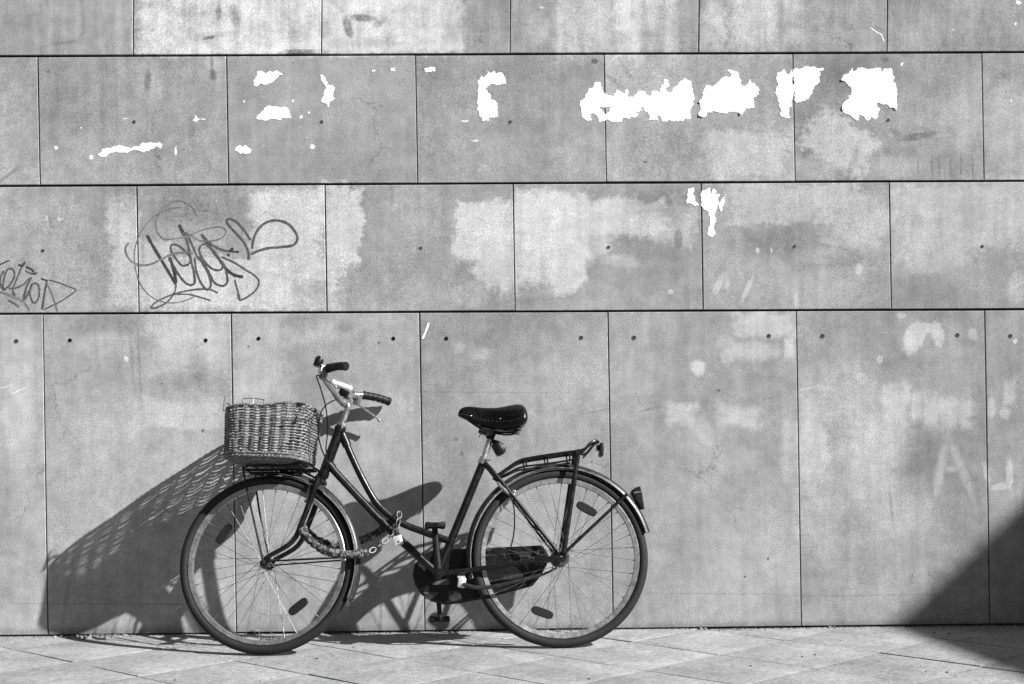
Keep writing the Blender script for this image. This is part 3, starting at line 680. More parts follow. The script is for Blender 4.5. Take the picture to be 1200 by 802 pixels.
c = wp(45, 365); g2 = empty('graffiti_tag', (c[0], 0, c[2]))
tag(g2, 'smaller dark marker tag with a pointed triangle at its end, below a lone screw', 'graffiti')
A2 = (0, 280, 8.908)
graffiti(g2, 'stroke', 'ink_dark', [([(-60,300),(0,270),(50,245),(100,228)],15),([(190,270),(235,280),(262,240)],22),([(270,290),(330,320),(352,347)],20),([(340,365),(385,360)],22),([(428,415),(500,440)],18),([(145,560),(148,628)],22),([(20,525),(60,525)],18)], *A2)
graffiti(g2, 'stroke', 'ink_mid', [([(245,250),(210,330),(170,430),(135,530),(145,625)],18),([(260,335),(330,365),(385,360)],18),([(40,330),(10,390),(0,450),(20,520),(50,530),(30,500),(40,420),(60,350),(95,310),(140,330),(150,390),(110,470),(60,525)],20),
  ([(90,520),(160,515),(240,480),(290,430),(330,400)],17),([(325,405),(270,520),(245,640)],24),([(250,640),(285,590),(300,545)],20),([(330,470),(310,560),(330,640),(360,670),(400,620),(410,540),(395,480),(350,465),(320,500)],18),
  ([(490,440),(465,560),(440,740)],24),([(510,430),(620,460),(720,500),(790,535),(700,610),(580,680),(455,742)],15),([(80,640),(140,670),(200,715)],18)], *A2)
graffiti(g2, 'stroke', 'ink_faint', [([(490,470),(550,600),(600,760)],20),([(0,555),(100,590),(220,640),(280,700),(300,750)],26)], *A2)
c = wp(498, 398); g3 = empty('paint_mark', (c[0], 0, c[2])); tag(g3, 'short white paint dash slanting beside a panel joint over the bicycle', 'paint mark')
graffiti(g3, 'dash', 'white_paint', [([(502.5, 378.5), (500, 386), (495.5, 397)], 2.0)], 0, 0, 1)
c = wp(1035, 48); g3 = empty('paint_mark', (c[0], 0, c[2])); tag(g3, 'thin white curved scratch in the uppermost panel row', 'paint mark')
graffiti(g3, 'dash', 'white_paint', [([(1020, 32.5), (1028, 38), (1033, 41), (1036, 49)], .9)], 0, 0, 1)

# ================================================================== BICYCLE
bike = empty('bicycle', M=M_BIKE)
tag(bike, 'old black step-through bicycle with wicker front basket leaning on the panel wall', 'bicycle')
def mir(v): return Vector((v.x, -v.y, v.z))
def at(v, y): return Vector((v.x, y, v.z))
R_TY = .354
RH = at(P(657, 656, -.06), 0); RH.z = R_TY
FH = AX + AU*((.325-AX.z)/AU.z) + Vector((-math.cos(HA), 0, math.sin(HA)))*.089
FH.z = R_TY; RH.x += .004

def arc(c, r, a0, a1, n):
    return [c+Vector((r*math.cos(math.radians(a0+(a1-a0)*i/n)), 0, r*math.sin(math.radians(a0+(a1-a0)*i/n)))) for i in range(n+1)]

# ---- wheels
def spoke_mesh(fl, side, lean_deg):
    """spoke from hub flange to rim, hub centre at the origin, running up +z"""
    b = MB(); a = math.radians(lean_deg)
    p0 = Vector((fl*math.sin(a), side*.030, fl*math.cos(a))); p1 = Vector((0, side*.004, .302))
    b.tube([p0, p1], .0010, 5); b.tube([p1-(p1-p0).normalized()*.014, p1], .0021, 5)
    return b.mesh('spoke', 'spoke_steel', 60)
def wheel(name, hub, M, flr, refl, rearhub, phase):
    Mw = M @ Matrix.Translation(hub)
    b = MB()
    b.lathe([(.2985, -.006), (.3000, -.0125), (.3165, -.0145), (.3185, -.0130), (.3130, -.008), (.3080, 0), (.3130, .008), (.3185, .0130), (.3165, .0145), (.3000, .0125), (.2985, .006)], n=96)
    wh = b.build(name, 'rim_steel', bike, Mw, 35)
    b = MB(); prof = []
    for k_ in range(14):
        a = 2*math.pi*k_/14; prof.append((.3350+.0190*math.cos(a), .0195*math.sin(a)))
    b.lathe(prof, n=120); b.build('tyre', 'tyre_rubber', wh)
    b = MB(); b.tube([(0, -.066, 0), (0, .066, 0)], .0048, 8)
    if rearhub:
        b.lathe([(.004, -.036), (.034, -.034), (.034, -.029), (.020, -.024), (.019, .024), (.034, .029), (.034, .034), (.004, .040)], n=24)
        b.lathe([(.02, .038), (.036, .039), (.036, .044), (.02, .045)], n=22)
    else:
        b.lathe([(.004, -.034), (.021, -.032), (.021, -.028), (.013, -.022), (.013, .022), (.021, .028), (.021, .032), (.004, .036)], n=24)
    for sd in (-1, 1):
        b.tube([(0, sd*.050, 0), (0, sd*.059, 0)], .0095, 6); b.tube([(0, sd*.058, 0), (0, sd*.066, 0)], .0060, 8)
    b.build('hub', 'hub_grease', wh)
    ms = {(sd, ln): spoke_mesh(flr, sd, ln) for sd in (-1, 1) for ln in (-62, 62)}
    for k_ in range(36):
        sd = -1 if k_ % 2 else 1; ln = 62 if (k_//2) % 2 else -62
        put('spoke', ms[(sd, ln)], wh, Matrix.Rotation(math.radians(k_*10+phase), 4, 'Y'))
    for (ang, r) in refl:          # oblong amber reflectors clipped between the spokes
        b = MB(); po = []
        for k_ in range(20):
            a = 2*math.pi*k_/20; ca, sa = math.cos(a), math.sin(a)
            po.append((math.copysign(abs(ca)**.55, ca)*.045, math.copysign(abs(sa)**.7, sa)*.0175))
        b.prism(po, -.006, .006, .003)
        A_ = math.radians(ang); c_ = Vector((r*math.cos(A_), -.012, r*math.sin(A_)))
        b.build('reflector', 'reflector', wh, Matrix.Translation(c_) @ Matrix.Rotation(-(A_+math.pi/2), 4, 'Y'))
    return wh
I4 = Matrix.Identity(4)
rear = wheel('rear_wheel', RH, I4, .032, [(60, .223), (250, .228)], True, 3)
front = wheel('front_wheel', FH, STEER, .020, [(144, .214), (-53, .216)], False, 6)

# ---- mudguards
def guard(name, hub, r, a0, a1, M, mat, w_=.028, dep=.020):
    b = MB(); n = 44; prof = []
    for k_ in range(9):
        a = math.pi*k_/8; prof.append((r-dep+dep*math.sin(a), -w_*math.cos(a)))
    inner = [(rr-.0022 if 0 < k_ < 8 else rr, y*.95) for k_, (rr, y) in enumerate(prof)]
    loop = prof+inner[::-1]; m_ = len(loop); vs = []
    for i in range(n+1):
        a = math.radians(a0+(a1-a0)*i/n)
        for (rr, y) in loop: vs.append(hub+Vector((rr*math.cos(a), y, rr*math.sin(a))))
    fs = [(i*m_+j, i*m_+(j+1) % m_, (i+1)*m_+(j+1) % m_, (i+1)*m_+j) for i in range(n) for j in range(m_)]
    fs += [tuple(range(m_)), tuple(n*m_+j for j in range(m_))]
    b.add(vs, fs); o = b.build(name, mat, bike, M, 50)
    for sd in (-1, 1):               # rolled bright edge
        e = MB(); e.tube([p+Vector((0, sd*w_, 0)) for p in arc(hub, r-dep, a0, a1, n)], .0022, 6); e.build('edge_bead', 'guard_edge', o)
    return o
rg = guard('rear_mudguard', RH, .379, 15, 192, I4, 'guard_paint')
fg = guard('front_mudguard', FH, .379, 82, -24, STEER, 'guard_paint')
b = MB(); c_ = FH+Vector((.366*math.cos(math.radians(-26)), 0, .366*math.sin(math.radians(-26))))
b.box(c_, (.005, .050, .040), Matrix.Rotation(math.radians(26), 3, 'Y'), bev=.0015); b.build('flap', 'rubber', fg)
# guard stays
for sd in (-1, 1):
    b = MB(); e_ = RH+Vector((.362*math.cos(math.radians(42)), sd*.030, .362*math.sin(math.radians(42))))
    b.tube([RH+Vector((0, sd*.062, .004)), RH+Vector((.03, sd*.062, .03)), e_], .0042, 6, flat=(1, 1.3)); b.tube([e_-Vector((.012, 0, .011)), e_+Vector((.004, 0, .004))], .007, 6); b.build('guard_stay', 'frame_paint', bike)
    b = MB(); e_ = FH+Vector((.352, sd*.031, .010))
    b.tube([FH+Vector((0, sd*.056, 0)), FH+Vector((.05, sd*.055, .004)), e_], .0032, 6); b.tube([e_-Vector((.018, 0, 0)), e_+Vector((.008, 0, 0))], .006, 6); b.build('guard_stay', 'black_metal', bike, STEER)

# ---- frame tubes
BB = at(P(513, 672, -.03), 0)
ST = P(566.5, 541)
HT0 = AX+AU*((.700-AX.z)/AU.z); HT1 = AX+AU*((.888-AX.z)/AU.z)
fr = MB(); fr.tube([HT0, HT1], .0205, 16)
for t in (0, 1):
    c0 = HT0 if t == 0 else HT1; s_ = -1 if t == 0 else 1
    fr.tube([c0-AU*.014*s_, c0], .0235, 16); fr.tube([c0, c0+AU*.010*s_], [.0245, .020], 16)
frame = fr.build('head_tube', 'frame_paint', bike)
b = MB(); b.tube(catmull([P(401, 509), P(406, 521), P(413, 537), P(425, 562), P(440, 588), P(455, 603), P(472, 614), P(495, 623), P(526, 634)], 5), .0142, 12)
b.tube([P(401, 509), P(407, 523)], .0185, 12); b.build('top_tube', 'frame_paint', bike)
b = MB(); b.tube(catmull([P(384, 543), P(400, 561), P(425, 588), P(445, 609), P(468, 632), P(490, 652), P(512, 671)], 5), .0158, 12)
b.tube([P(384, 543), P(390, 550)], .0200, 12); dt = b.build('down_tube', 'frame_paint', bike)
for (pa, pb) in (((446, 609), (450, 613)), ((458, 621), (461, 624)), ((474, 637), (484, 646))):      # bands of black tape
    b = MB(); b.tube([P(*pa), P(*pb)], .0168, 12); b.build('tape_band', 'grip_rubber', dt)
b = MB(); b.tube([BB, BB+(ST-BB)*1.0], .0162, 14); b.tube([BB, BB+(ST-BB)*.07], .0185, 14); b.build('seat_tube', 'frame_paint', bike)
b = MB(); b.tube([BB+Vector((0, -.036, 0)), BB+Vector((0, .036, 0))], .0215, 18); b.tube([BB+Vector((0, -.040, 0)), BB+Vector((0, -.034, 0))], .024, 18); b.build('bottom_bracket', 'frame_paint', bike)
for sd in (-1, 1):
    b = MB(); b.tube(catmull([BB+Vector((.02, sd*.022, 0)), BB+Vector((.10, sd*.034, .006)), BB+Vector((.28, sd*.050, .028)), RH+Vector((-.025, sd*.058, -.002)), RH+Vector((0, sd*.058, 0))], 4), [.0115, .0085], 10)
    b.tube([RH+Vector((0, sd*.0545, 0)), RH+Vector((0, sd*.061, 0))], .021, 12); b.build('chain_stay', 'frame_paint', bike)
    b = MB(); b.tube(catmull([ST+Vector((.004, sd*.017, -.008)), ST+Vector((.06, sd*.034, -.075)), RH+Vector((-.012, sd*.058, .018))], 5), [.0088, .0075], 10); b.build('seat_stay', 'frame_paint', bike)

# ---- seat post, saddle
U_ = (ST-BB).normalized()
b = MB(); PT = P(575, 512); b.tube([ST-U_*.01, PT], .0122, 14); sp_ = b.build('seat_post', 'dull_steel', bike)
b = MB(); b.tube([ST-U_*.012, ST+U_*.014], .0205, 14); b.cyl(ST+Vector((.012, -.024, .006)), ST+Vector((.012, .024, .006)), .0065, 8); b.tube([ST+Vector((.012, -.028, .006)), ST+Vector((.028, -.028, .002))], .004, 6); b.build('seat_clamp', 'dull_steel', sp_)
top = [(536.6, 486), (537.6, 481.5), (541, 478), (546, 476.5), (553, 476.5), (562, 477.8), (573, 478.4), (584, 478), (592, 476.4), (600, 474.6), (607, 473.9), (612, 475), (615.5, 479), (617, 485)]
bot = [(536.6, 488.0), (538, 489.2), (541, 490.6), (546, 493), (553, 496.2), (562, 500), (573, 503.6), (584, 505.6), (592, 506.4), (600, 505.6), (607, 502.5), (612, 499.0), (615.5, 496.0), (617, 493)]
hw = [.008, .015, .020, .023, .025, .028, .036, .054, .074, .091, .100, .100, .091, .074]
b = MB(); K = 13; vs = []
for (tx, ty), (bx_, by_), h_ in zip(top, bot, hw):
    T_ = P(tx, ty); B_ = P(bx_, by_, -h_)
    zt, zb, x_ = T_.z, B_.z+.004, T_.x
    for j in range(K):
        u_ = -1+2*j/(K-1); s_ = math.copysign(1, u_); a_ = abs(u_)
        if a_ < .62: y_ = u_/.62*.86*h_; z_ = zt-(zt-zb)*.30*(a_/.62)**2.4
        else:
            t_ = (a_-.62)/.38; y_ = s_*h_*(.86+.14*math.sin(t_*math.pi*.62)/1.0); z_ = zt-(zt-zb)*(.30+.70*t_)
        vs.append(Vector((x_, y_, z_)))
n_ = len(top); fs = [(i*K+j, i*K+j+1, (i+1)*K+j+1, (i+1)*K+j) for i in range(n_-1) for j in range(K-1)]
fs += [tuple(range(K)), tuple((n_-1)*K+j for j in range(K))]
fs += [((i)*K, (i+1)*K, (i+1)*K+K-1, i*K+K-1) for i in range(n_-1)]
b.add(vs, fs); sd_ = b.build('saddle', 'leather', bike, smooth=65)
mod = sd_.modifiers.new('soft', 'SUBSURF'); mod.levels = 1; mod.render_levels = 2
for sgn in (-1, 1):                                    # stitched seam
    b = MB(); L = []
    for (tx, ty), (bx_, by_), h_ in list(zip(top, bot, hw))[1:]:
        T_ = P(tx, ty); B_ = P(bx_, by_, -h_); L.append(Vector((T_.x, sgn*(h_*.985), T_.z-(T_.z-B_.z)*.62)))
    L = catmull(L, 5)
    for i in range(0, len(L)-1, 2): b.tube([L[i], L[i]*.4+L[i+1]*.6], .0011, 4)
    b.build('seam', 'stitch', sd_)
b = MB(); b.ball(P(552, 487.5, -.026), .0030, (1, .5, 1)); b.ball(P(586, 491, -.062), .002, (1, .5, 1)); b.build('rivet', 'dull_steel', sd_)
b = MB()
for sgn in (-1, 1):
    b.tube(catmull([P(548, 492)+Vector((0, sgn*.012, 0)), P(566, 503)+Vector((0, sgn*.016, 0)), P(580, 507)+Vector((0, sgn*.020, 0)), P(600, 508)+Vector((0, sgn*.040, 0)), P(610, 501)+Vector((0, sgn*.055, 0))], 4), .0038, 6)
    h0 = P(606, 507)+Vector((0, sgn*.052, 0)); h1 = P(607, 495)+Vector((0, sgn*.060, 0))      # coil springs
    L = [h0+(h1-h0)*(k_/40)+Vector((math.cos(k_*.9)*.012, math.sin(k_*.9)*.012, 0)) for k_ in range(41)]; b.tube(L, .0026, 5)
b.build('rails', 'black_metal', sd_)
b = MB(); ck = P(574.5, 509)
b.tube([ck+Vector((-.006, -.030, .006)), ck+Vector((-.006, .030, .006))], .016, 12); b.tube([PT-U_*.012, PT+U_*.016], .0165, 12); b.box(P(567, 507), (.045, .05, .016), Matrix.Rotation(math.radians(24), 3, 'Y'), bev=.004)
b.tube([P(564, 508, -.02), P(561, 512.5, -.02)], .0022, 5); b.build('saddle_clamp', 'black_metal', bike)
b = MB(); lc = P(584, 526, 0)
b.box(lc, (.042, .046, .058), Matrix.Rotation(math.radians(-28), 3, 'Y'), bev=.012); b.tube([P(576.5, 517), P(583, 519)], .009, 8); sl_ = b.build('seat_lamp', 'lamp_black', bike)
b = MB(); b.box(lc+Vector((.017, 0, .006)), (.014, .036, .040), Matrix.Rotation(math.radians(-28), 3, 'Y'), bev=.006); b.build('lens', 'lens', sl_)

# ---- rear carrier
ck_ = MB()
rr_ = [P(579, 560, -.03), P(594, 549.5, -.045), P(609, 540, -.055), P(625, 536.2, -.055), P(660, 530.8, -.055), P(683, 527.2, -.055), P(691, 520.5, -.052), P(697, 516.6, -.044), P(701, 518, -.03)]
near = catmull(rr_, 5); far = [mir(p) for p in near]
ck_.tube(near+[at(near[-1], 0)]+far[::-1], .0058, 8)
for px_ in (616, 641, 668): 
    q_ = P(px_, 540-(px_-609)*.18, -.055); ck_.tube([q_, mir(q_)], .0055, 6, flat=(1.4, .6))
q_ = P(677, 529, -.055); ck_.tube([q_, mir(q_)], .006, 6)
for sgn in (-.020, .020): ck_.tube([at(rr_[2], sgn), at(P(684, 528, -.055), sgn)], .0042, 6)
low = [P(581, 561.5, -.028), P(597, 554, -.043), P(612, 547.5, -.052), P(640, 543.8, -.052), P(672, 539, -.052)]
for sgn in (-1, 1):
    ck_.tube(catmull([Vector((p.x, -sgn*p.y, p.z)) for p in low], 4), .0042, 6)
    for (ua, ub) in (((616, 538.5), (617, 546.5)), ((641, 534), (642, 543.5)), ((667, 530), (668, 539.5))):
        p0, p1 = P(*ua, -.055), P(*ub, -.052); ck_.tube([at(p0, sgn*.055), at(p1, sgn*.052)], .0046, 6, flat=(1.6, .8))
car = ck_.build('carrier', 'frame_paint', bike)
for sd in (-1, 1):
    b = MB(); a_ = at(P(677.5, 530, -.060), sd*.060); e_ = RH+Vector((.008, sd*.066, .012))
    b.tube([a_, e_], .0062, 8, flat=(1.0, 1.75)); b.tube([a_+Vector((0, -sd*.004, .0)), a_+Vector((0, sd*.006, 0))], .012, 10); b.build('carrier_leg', 'frame_paint', car)
b = MB(); q_ = P(685, 535); b.tube([at(q_, -.05), at(q_, .05)], .004, 6); b.tube([P(679, 531, -.03), P(683, 533, -.03), P(688, 531, -.03), P(696, 521, -.03)], .0055, 8); b.build('spring_clip', 'black_metal', car)
b = MB(); rc = P(704.5, 527.5); b.box(rc, (.016, .060, .054), Matrix.Rotation(math.radians(6), 3, 'Y'), bev=.004); b.box(rc+Vector((-.012, 0, .008)), (.014, .03, .02)); b.build('carrier_reflector', 'reflector', car)
# rear light on the guard
b = MB(); po = [(P(*q_).x, P(*q_).z) for q_ in [(738.5, 579), (739.5, 575.5), (744, 572), (749.5, 570.5), (751.5, 578), (754.5, 597), (750, 597.5), (744, 588)]]
b.prism(po, -.024, .024, .006); tl_ = b.build('tail_light', 'lamp_black', bike)
b = MB(); b.box(P(747, 577.5), (.036, .052, .004), Matrix.Rotation(math.radians(-8), 3, 'Y')); b.build('trim', 'dull_steel', tl_)

# ---- cranks, pedals, chain case
po = [(525, 643.5), (560, 642.5), (600, 641), (634, 639.2), (640, 644), (643, 652), (641, 662), (633, 676), (624, 687), (600, 693.5), (565, 702), (540, 707), (522, 709), (506, 705), (494, 697), (486.5, 686), (483.5, 674), (486, 662), (494, 652.5), (507, 646)]
po = [(P(x, y, .045).x, P(x, y, .045).z) for x, y in po]
b = MB(); b.prism(po, .036, .078, .008); cc = b.build('chain_case', 'chaincase_paint', bike, smooth=30)
for (x_, y_, sx, sz, ro, mt) in ((503, 700, .040, .026, 10, 'guard_paint'), (533, 700, .055, .030, -8, 'guard_paint'), (494, 664, .036, .018, 35, 'guard_paint'), (612, 650, .070, .026, -2, 'guard_paint'), (600, 676, .085, .020, -8, 'guard_paint')):  # tattered grey spots; the rear upper one paints in the lit top strip
    b = MB(); n_ = 12; pts = []
    rg_ = random.Random(x_); c0 = P(x_, y_, .034)
    for k_ in range(n_):
        a = 2*math.pi*k_/n_; r_ = rg_.uniform(.75, 1.1); pts.append((math.copysign(abs(math.cos(a))**.6, math.cos(a))*sx/2*r_, math.copysign(abs(math.sin(a))**.6, math.sin(a))*sz/2*r_))
    b.prism(pts, -.0008, .0008, .0003); b.build('worn_lit_patch', mt, cc, Matrix.Translation((c0.x, .0345, c0.z)) @ Matrix.Rotation(math.radians(ro), 4, 'Y'), 0)
b = MB(); L = catmull([RH+Vector((-.01, .042, -.036)), P(640, 672, .042), P(622, 679, .042)], 12)
for i in range(0, len(L)-1): b.box((L[i]+L[i+1])/2, ((L[i+1]-L[i]).length*.8, .008, .009), Vector(L[i+1]-L[i]).to_track_quat('X', 'Z').to_matrix())
b.build('chain', 'hub_grease', bike, smooth=0)
def pedal_geo(c):
    b = MB(); b.tube([c+Vector((0, -.046, 0)), c+Vector((0, .046, 0))], .0085, 10)
    for sgn in (-1, 1):
        b.box(c+Vector((sgn*.030, 0, 0)), (.020, .086, .024), bev=.005)
        b.box(c+Vector((0, sgn*.042, 0)), (.075, .008, .018), bev=.002)
    return b
cA = BB+Vector((0, -.072, 0)); pA = P(509.5, 619, -.08); pA = at(pA, -.072)
b = MB(); b.tube([cA, pA], [.0150, .0105], 10, flat=(.62, 1.1)); b.tube([cA+Vector((0, .012, 0)), cA+Vector((0, -.010, 0))], .0165, 16); b.tube([cA+Vector((0, -.009, 0)), cA+Vector((0, -.013, 0))], .0095, 10)
ca = b.build('crank', 'black_metal', bike)
pedal_geo(pA+Vector((0, -.055, .006))).build('pedal', 'grip_rubber', ca)
v_ = (cA-pA); cB = BB+Vector((0, .092, 0)); pB = cB+Vector((v_.x, 0, v_.z))
b = MB(); b.tube([cB, pB], [.0115, .0085], 8, flat=(.62, 1.1)); b.tube([cB+Vector((0, -.012, 0)), cB+Vector((0, .010, 0))], .0165, 16); cb = b.build('crank', 'black_metal', bike)
pedal_geo(pB+Vector((0, .055, 0))).build('pedal', 'grip_rubber', cb)
b = MB(); b.tube([BB+Vector((0, -.075, 0)), BB+Vector((0, .095, 0))], .009, 10); b.build('axle', 'dull_steel', bike)
# folded prop stand
b = MB(); kc = P(541, 683, -.035); b.box(kc, (.032, .045, .040), Matrix.Rotation(math.radians(8), 3, 'Y'), bev=.007); b.tube([P(536, 676, -.02), P(545, 676, -.02)], .008, 8)
ks = b.build('prop_stand', 'padlock_body', bike)
b = MB(); b.tube(catmull([P(543, 685, -.062), P(557, 688.5, -.066), P(575, 688, -.068), P(610, 680, -.070), P(634, 674, -.070)], 5), [.0085, .0070], 10); b.build('stand_leg', 'guard_paint', ks)

# ---- brakes and cables
def tubepart(name, pts, r, mat, M=I4, n=6, parent=None): 
    b = MB(); b.tube(catmull(pts, 6), r, n); return b.build(name, mat, parent or bike, M if parent is None else None)
b = MB(); k0 = P(590, 570, -.02)
b.tube([P(583, 566, -.035), P(590, 573, -.045), P(597, 580, -.040)], .0060, 8); b.tube([P(588, 571, -.048), P(588, 571, .03)], .006, 8); b.box(P(599, 579, -.032), (.030, .014, .012), Matrix.Rotation(math.radians(25), 3, 'Y'), bev=.003); b.box(P(602, 576.5, -.034), (.016, .012, .014), Matrix.Rotation(math.radians(20), 3, 'Y'), bev=.003)
b.tube([P(583, 566, .035), P(590, 573, .045), P(597, 580, .040)], .0060, 8); b.box(P(599, 579, .032), (.030, .014, .012), Matrix.Rotation(math.radians(25), 3, 'Y'), bev=.003)
b.tube([P(585, 566, -.03), P(590, 563, -.03)], .004, 6); b.build('rear_brake', 'dull_steel', bike)
tubepart('brake_cable', [P(597, 578, -.045), P(602, 594, -.05), P(603, 612, -.05), P(601, 632, -.05), P(595, 648, -.05), P(583, 659, -.045), P(572, 666, -.04), P(556, 672, -.03)], .0028, 'cable')
tubepart('gear_cable', [at(q_, q_.y) for q_ in (P(386, 545, -.020), P(404, 566, -.021), P(430, 594, -.021), P(455, 617, -.021), P(480, 641, -.021), P(506, 665, -.024))], .0026, 'cable')

# ---- fork
CW_ = AX+AU*((.676-AX.z)/AU.z)
b = MB(); b.tube([CW_-AU*.004, HT0], .0175, 12); b.tube([CW_+Vector((0, -.046, 0)), CW_+Vector((0, .046, 0))], .0155, 10); fk = b.build('fork', 'frame_paint', bike, STEER)
for sd in (-1, 1):
    s0 = CW_+Vector((0, sd*.044, .004)); s1 = CW_-AU*.05; s2 = CW_-AU*.17; s3 = CW_-AU*.26
    L = catmull([s0, at(s1, sd*.048), at(s2, sd*.050), at(s3+Vector((-.012, 0, -.002)), sd*.050), at(FH+Vector((.016, 0, .022)), sd*.051), at(FH, sd*.052)], 5)
    b = MB(); b.tube(L, [.0135, .0075], 12); b.tube([at(FH, sd*.047), at(FH, sd*.054)], .015, 10); b.build('fork_blade', 'frame_paint', fk)
b = MB(); fb = CW_+Vector((-.035, 0, -.035))
for sd in (-1, 1): b.tube(catmull([fb+Vector((.004, sd*.004, .020)), fb+Vector((-.004, sd*.034, .006)), fb+Vector((-.008, sd*.036, -.040))], 5), .0058, 8); b.box(fb+Vector((-.006, sd*.026, -.042)), (.040, .012, .012), Matrix.Rotation(math.radians(-20), 3, 'Y'), bev=.003)
b.tube([fb+Vector((.05, 0, .012)), fb+Vector((-.02, 0, .012))], .006, 8); b.build('front_brake', 'dull_steel', bike, STEER)

# ---- stem, handlebar, grips, levers, bell
hb = MB(); SC_ = AX+AU*((.985-AX.z)/AU.z)+Vector((-.018, 0, .004))
hb.tube(catmull([HT1, AX+AU*((.95-AX.z)/AU.z), AX+AU*((.982-AX.z)/AU.z)+Vector((-.004, 0, 0)), SC_], 5), .0112, 14); hb.tube([SC_+Vector((0, -.022, 0)), SC_+Vector((0, .022, 0))], .0175, 14)
hb.tube([AX+AU*((.982-AX.z)/AU.z), AX+AU*((1.0-AX.z)/AU.z)], .007, 6); hb.tube([HT1+AU*.008, HT1+AU*.022], .0195, 8)
hb.build('stem', 'dull_steel', bike, STEERB)
gs = Vector((-.580, .228, 1.085)); ge = Vector((-.486, .296, 1.066))
half = [Vector((SC_.x, 0, SC_.z)), Vector((SC_.x-.010, .050, SC_.z+.006)), Vector((-.598, .105, 1.020)), Vector((-.618, .155, 1.058)), Vector((-.612, .200, 1.080)), gs, gs+(ge-gs)*.5, gs+(ge-gs)*.90]
L = catmull(half, 6)
def swap(v, sd):                     # the bar sits a touch rolled in its clamp: near end lower and further back
    if sd > 0: return Vector(v)
    k_ = min(1.0, abs(v.y)/.25); return Vector((v.x+.014*k_, -v.y, v.z-.015*k_))
bar = [swap(p, -1) for p in L[::-1]]+L[1:]
b = MB(); b.tube(bar, .0128, 12); hbar = b.build('handlebar', 'dull_steel', bike, STEERB)

for sd in (-1, 1):
    b = MB(); N_ = 25; pts = []; rr = []
    for k_ in range(N_):
        t_ = k_/(N_-1); p = gs+(ge-gs)*(t_*1.02-.02)+Vector((0, 0, .004*math.sin(t_*3.1))); pts.append(swap(p, sd))
        rr.append(.0166+.0006*math.cos(t_*math.pi*2*5.5)+(.0016 if k_ in (0, 1, N_-1, N_-2) else 0)-(.004 if k_ == N_-1 else 0))
    b.tube(pts, rr, 12); b.build('grip', 'grip_rubber', hbar)
    b = MB(); br = gs+Vector((-.022, -.008, -.004))
    b.tube([swap(br+Vector((-.016, -.022, .0)), sd), swap(br+Vector((.006, .006, .0)), sd)], .0175, 12)
    b.box(swap(br+Vector((-.004, -.004, -.022)), sd), (.030, .016, .034), Matrix.Rotation(math.radians(20), 3, 'Y'), bev=.004)
    lv = [br+Vector((-.010, -.004, -.026)), br+Vector((.016, .018, -.048)), br+Vector((.046, .045, -.070)), br+Vector((.070, .066, -.092))]
    b.tube(catmull([swap(p, sd) for p in lv], 5), [.0065, .0042], 8, flat=(1.4, .8)); b.ball(swap(lv[-1], sd), .0072)
    b.build('brake_lever', 'dull_steel', hbar)
b = MB(); t0, t1 = QB(388.5, 448, .05), QB(411, 456.5, .10); td = t1-t0
b.tube([t0, t0+td*.12, t0+td*.14, t0+td*.30, t0+td*.32, t0+td*.85, t0+td*.87, t1], [.0150, .0155, .0125, .0125, .0150, .0145, .0165, .0160], 16); lm = b.build('bar_lamp', 'padlock_body', hbar)
b = MB(); b.box(QB(403, 461, .07), (.040, .024, .030), Matrix.Rotation(math.radians(25), 3, 'Y'), bev=.005); b.build('lamp_bracket', 'lamp_black', lm)
b = MB(); bc = QB(376, 426.5, -.205); b.tube([bc+Vector((-.015, 0, -.010)), bc+Vector((-.006, 0, .018)), bc+Vector((.002, 0, .024))], [.0175, .0185, .014], 14); b.tube([bc, Vector((-.600, -.198, 1.066))], .006, 8); b.ball(QB(378, 424, -.226), .004)
b.build('bell', 'lamp_black', hbar)
tubepart('brake_cable', [P(377, 441, -.215), P(371, 441, -.21), P(375, 453, -.19), P(380, 470, -.15), P(383, 486, -.11), P(384, 505, -.08), P(382, 525, -.06), P(382.5, 538, -.05), P(372, 556, -.04), P(362, 566, -.02)], .0028, 'cable')
tubepart('brake_cable', [P(414, 468, .17), P(404, 467, .08), P(394, 468.5, .0), P(382, 475, -.06), P(375, 487, -.08), P(373, 505, -.08), P(375.5, 522, -.06), P(382, 538, -.04), P(388, 547, -.03)], .0028, 'cable')

# ---- front carrier under the basket
fc = MB()
near_f = [Q(284, 549, -.10), Q(283, 545.5, -.10), Q(290, 541.5, -.10), Q(305, 542.5, -.10), Q(330, 546, -.10), Q(348, 549, -.10), Q(358, 545, -.09), Q(366, 552, -.05)]
zc = sum(p.z for p in near_f[2:6])/4
xa, xb = near_f[1].x, -.70
rail = [Vector((xa, -.10, zc)), Vector((xa+.10, -.102, zc-.002)), Vector((xb-.10, -.10, zc-.006)), Vector((xb-.02, -.07, zc+.008)), Vector((xb+.01, -.03, zc-.015))]
L = catmull(rail, 5); fc.tube([mir(p) for p in L[::-1]][:-1]+[Vector((xa-.004, .06, zc)), Vector((xa-.006, 0, zc)), Vector((xa-.004, -.06, zc))]+L[1:], .0048, 7)
for k_ in range(4):
    x_ = xa+.05+k_*.06; fc.tube([Vector((x_, -.10, zc-.002)), Vector((x_, .10, zc-.002))], .0042, 6)
for y_ in (-.035, .035): fc.tube([Vector((xa, y_, zc-.004)), Vector((xb, y_*.6, zc-.012))], .0046, 6)
fc.tube([Vector((xb-.06, 0, zc-.010)), CW_+Vector((-.016, 0, .012))], .009, 8, flat=(1.8, .5))
fcar = fc.build('front_carrier', 'black_metal', bike, STEER)
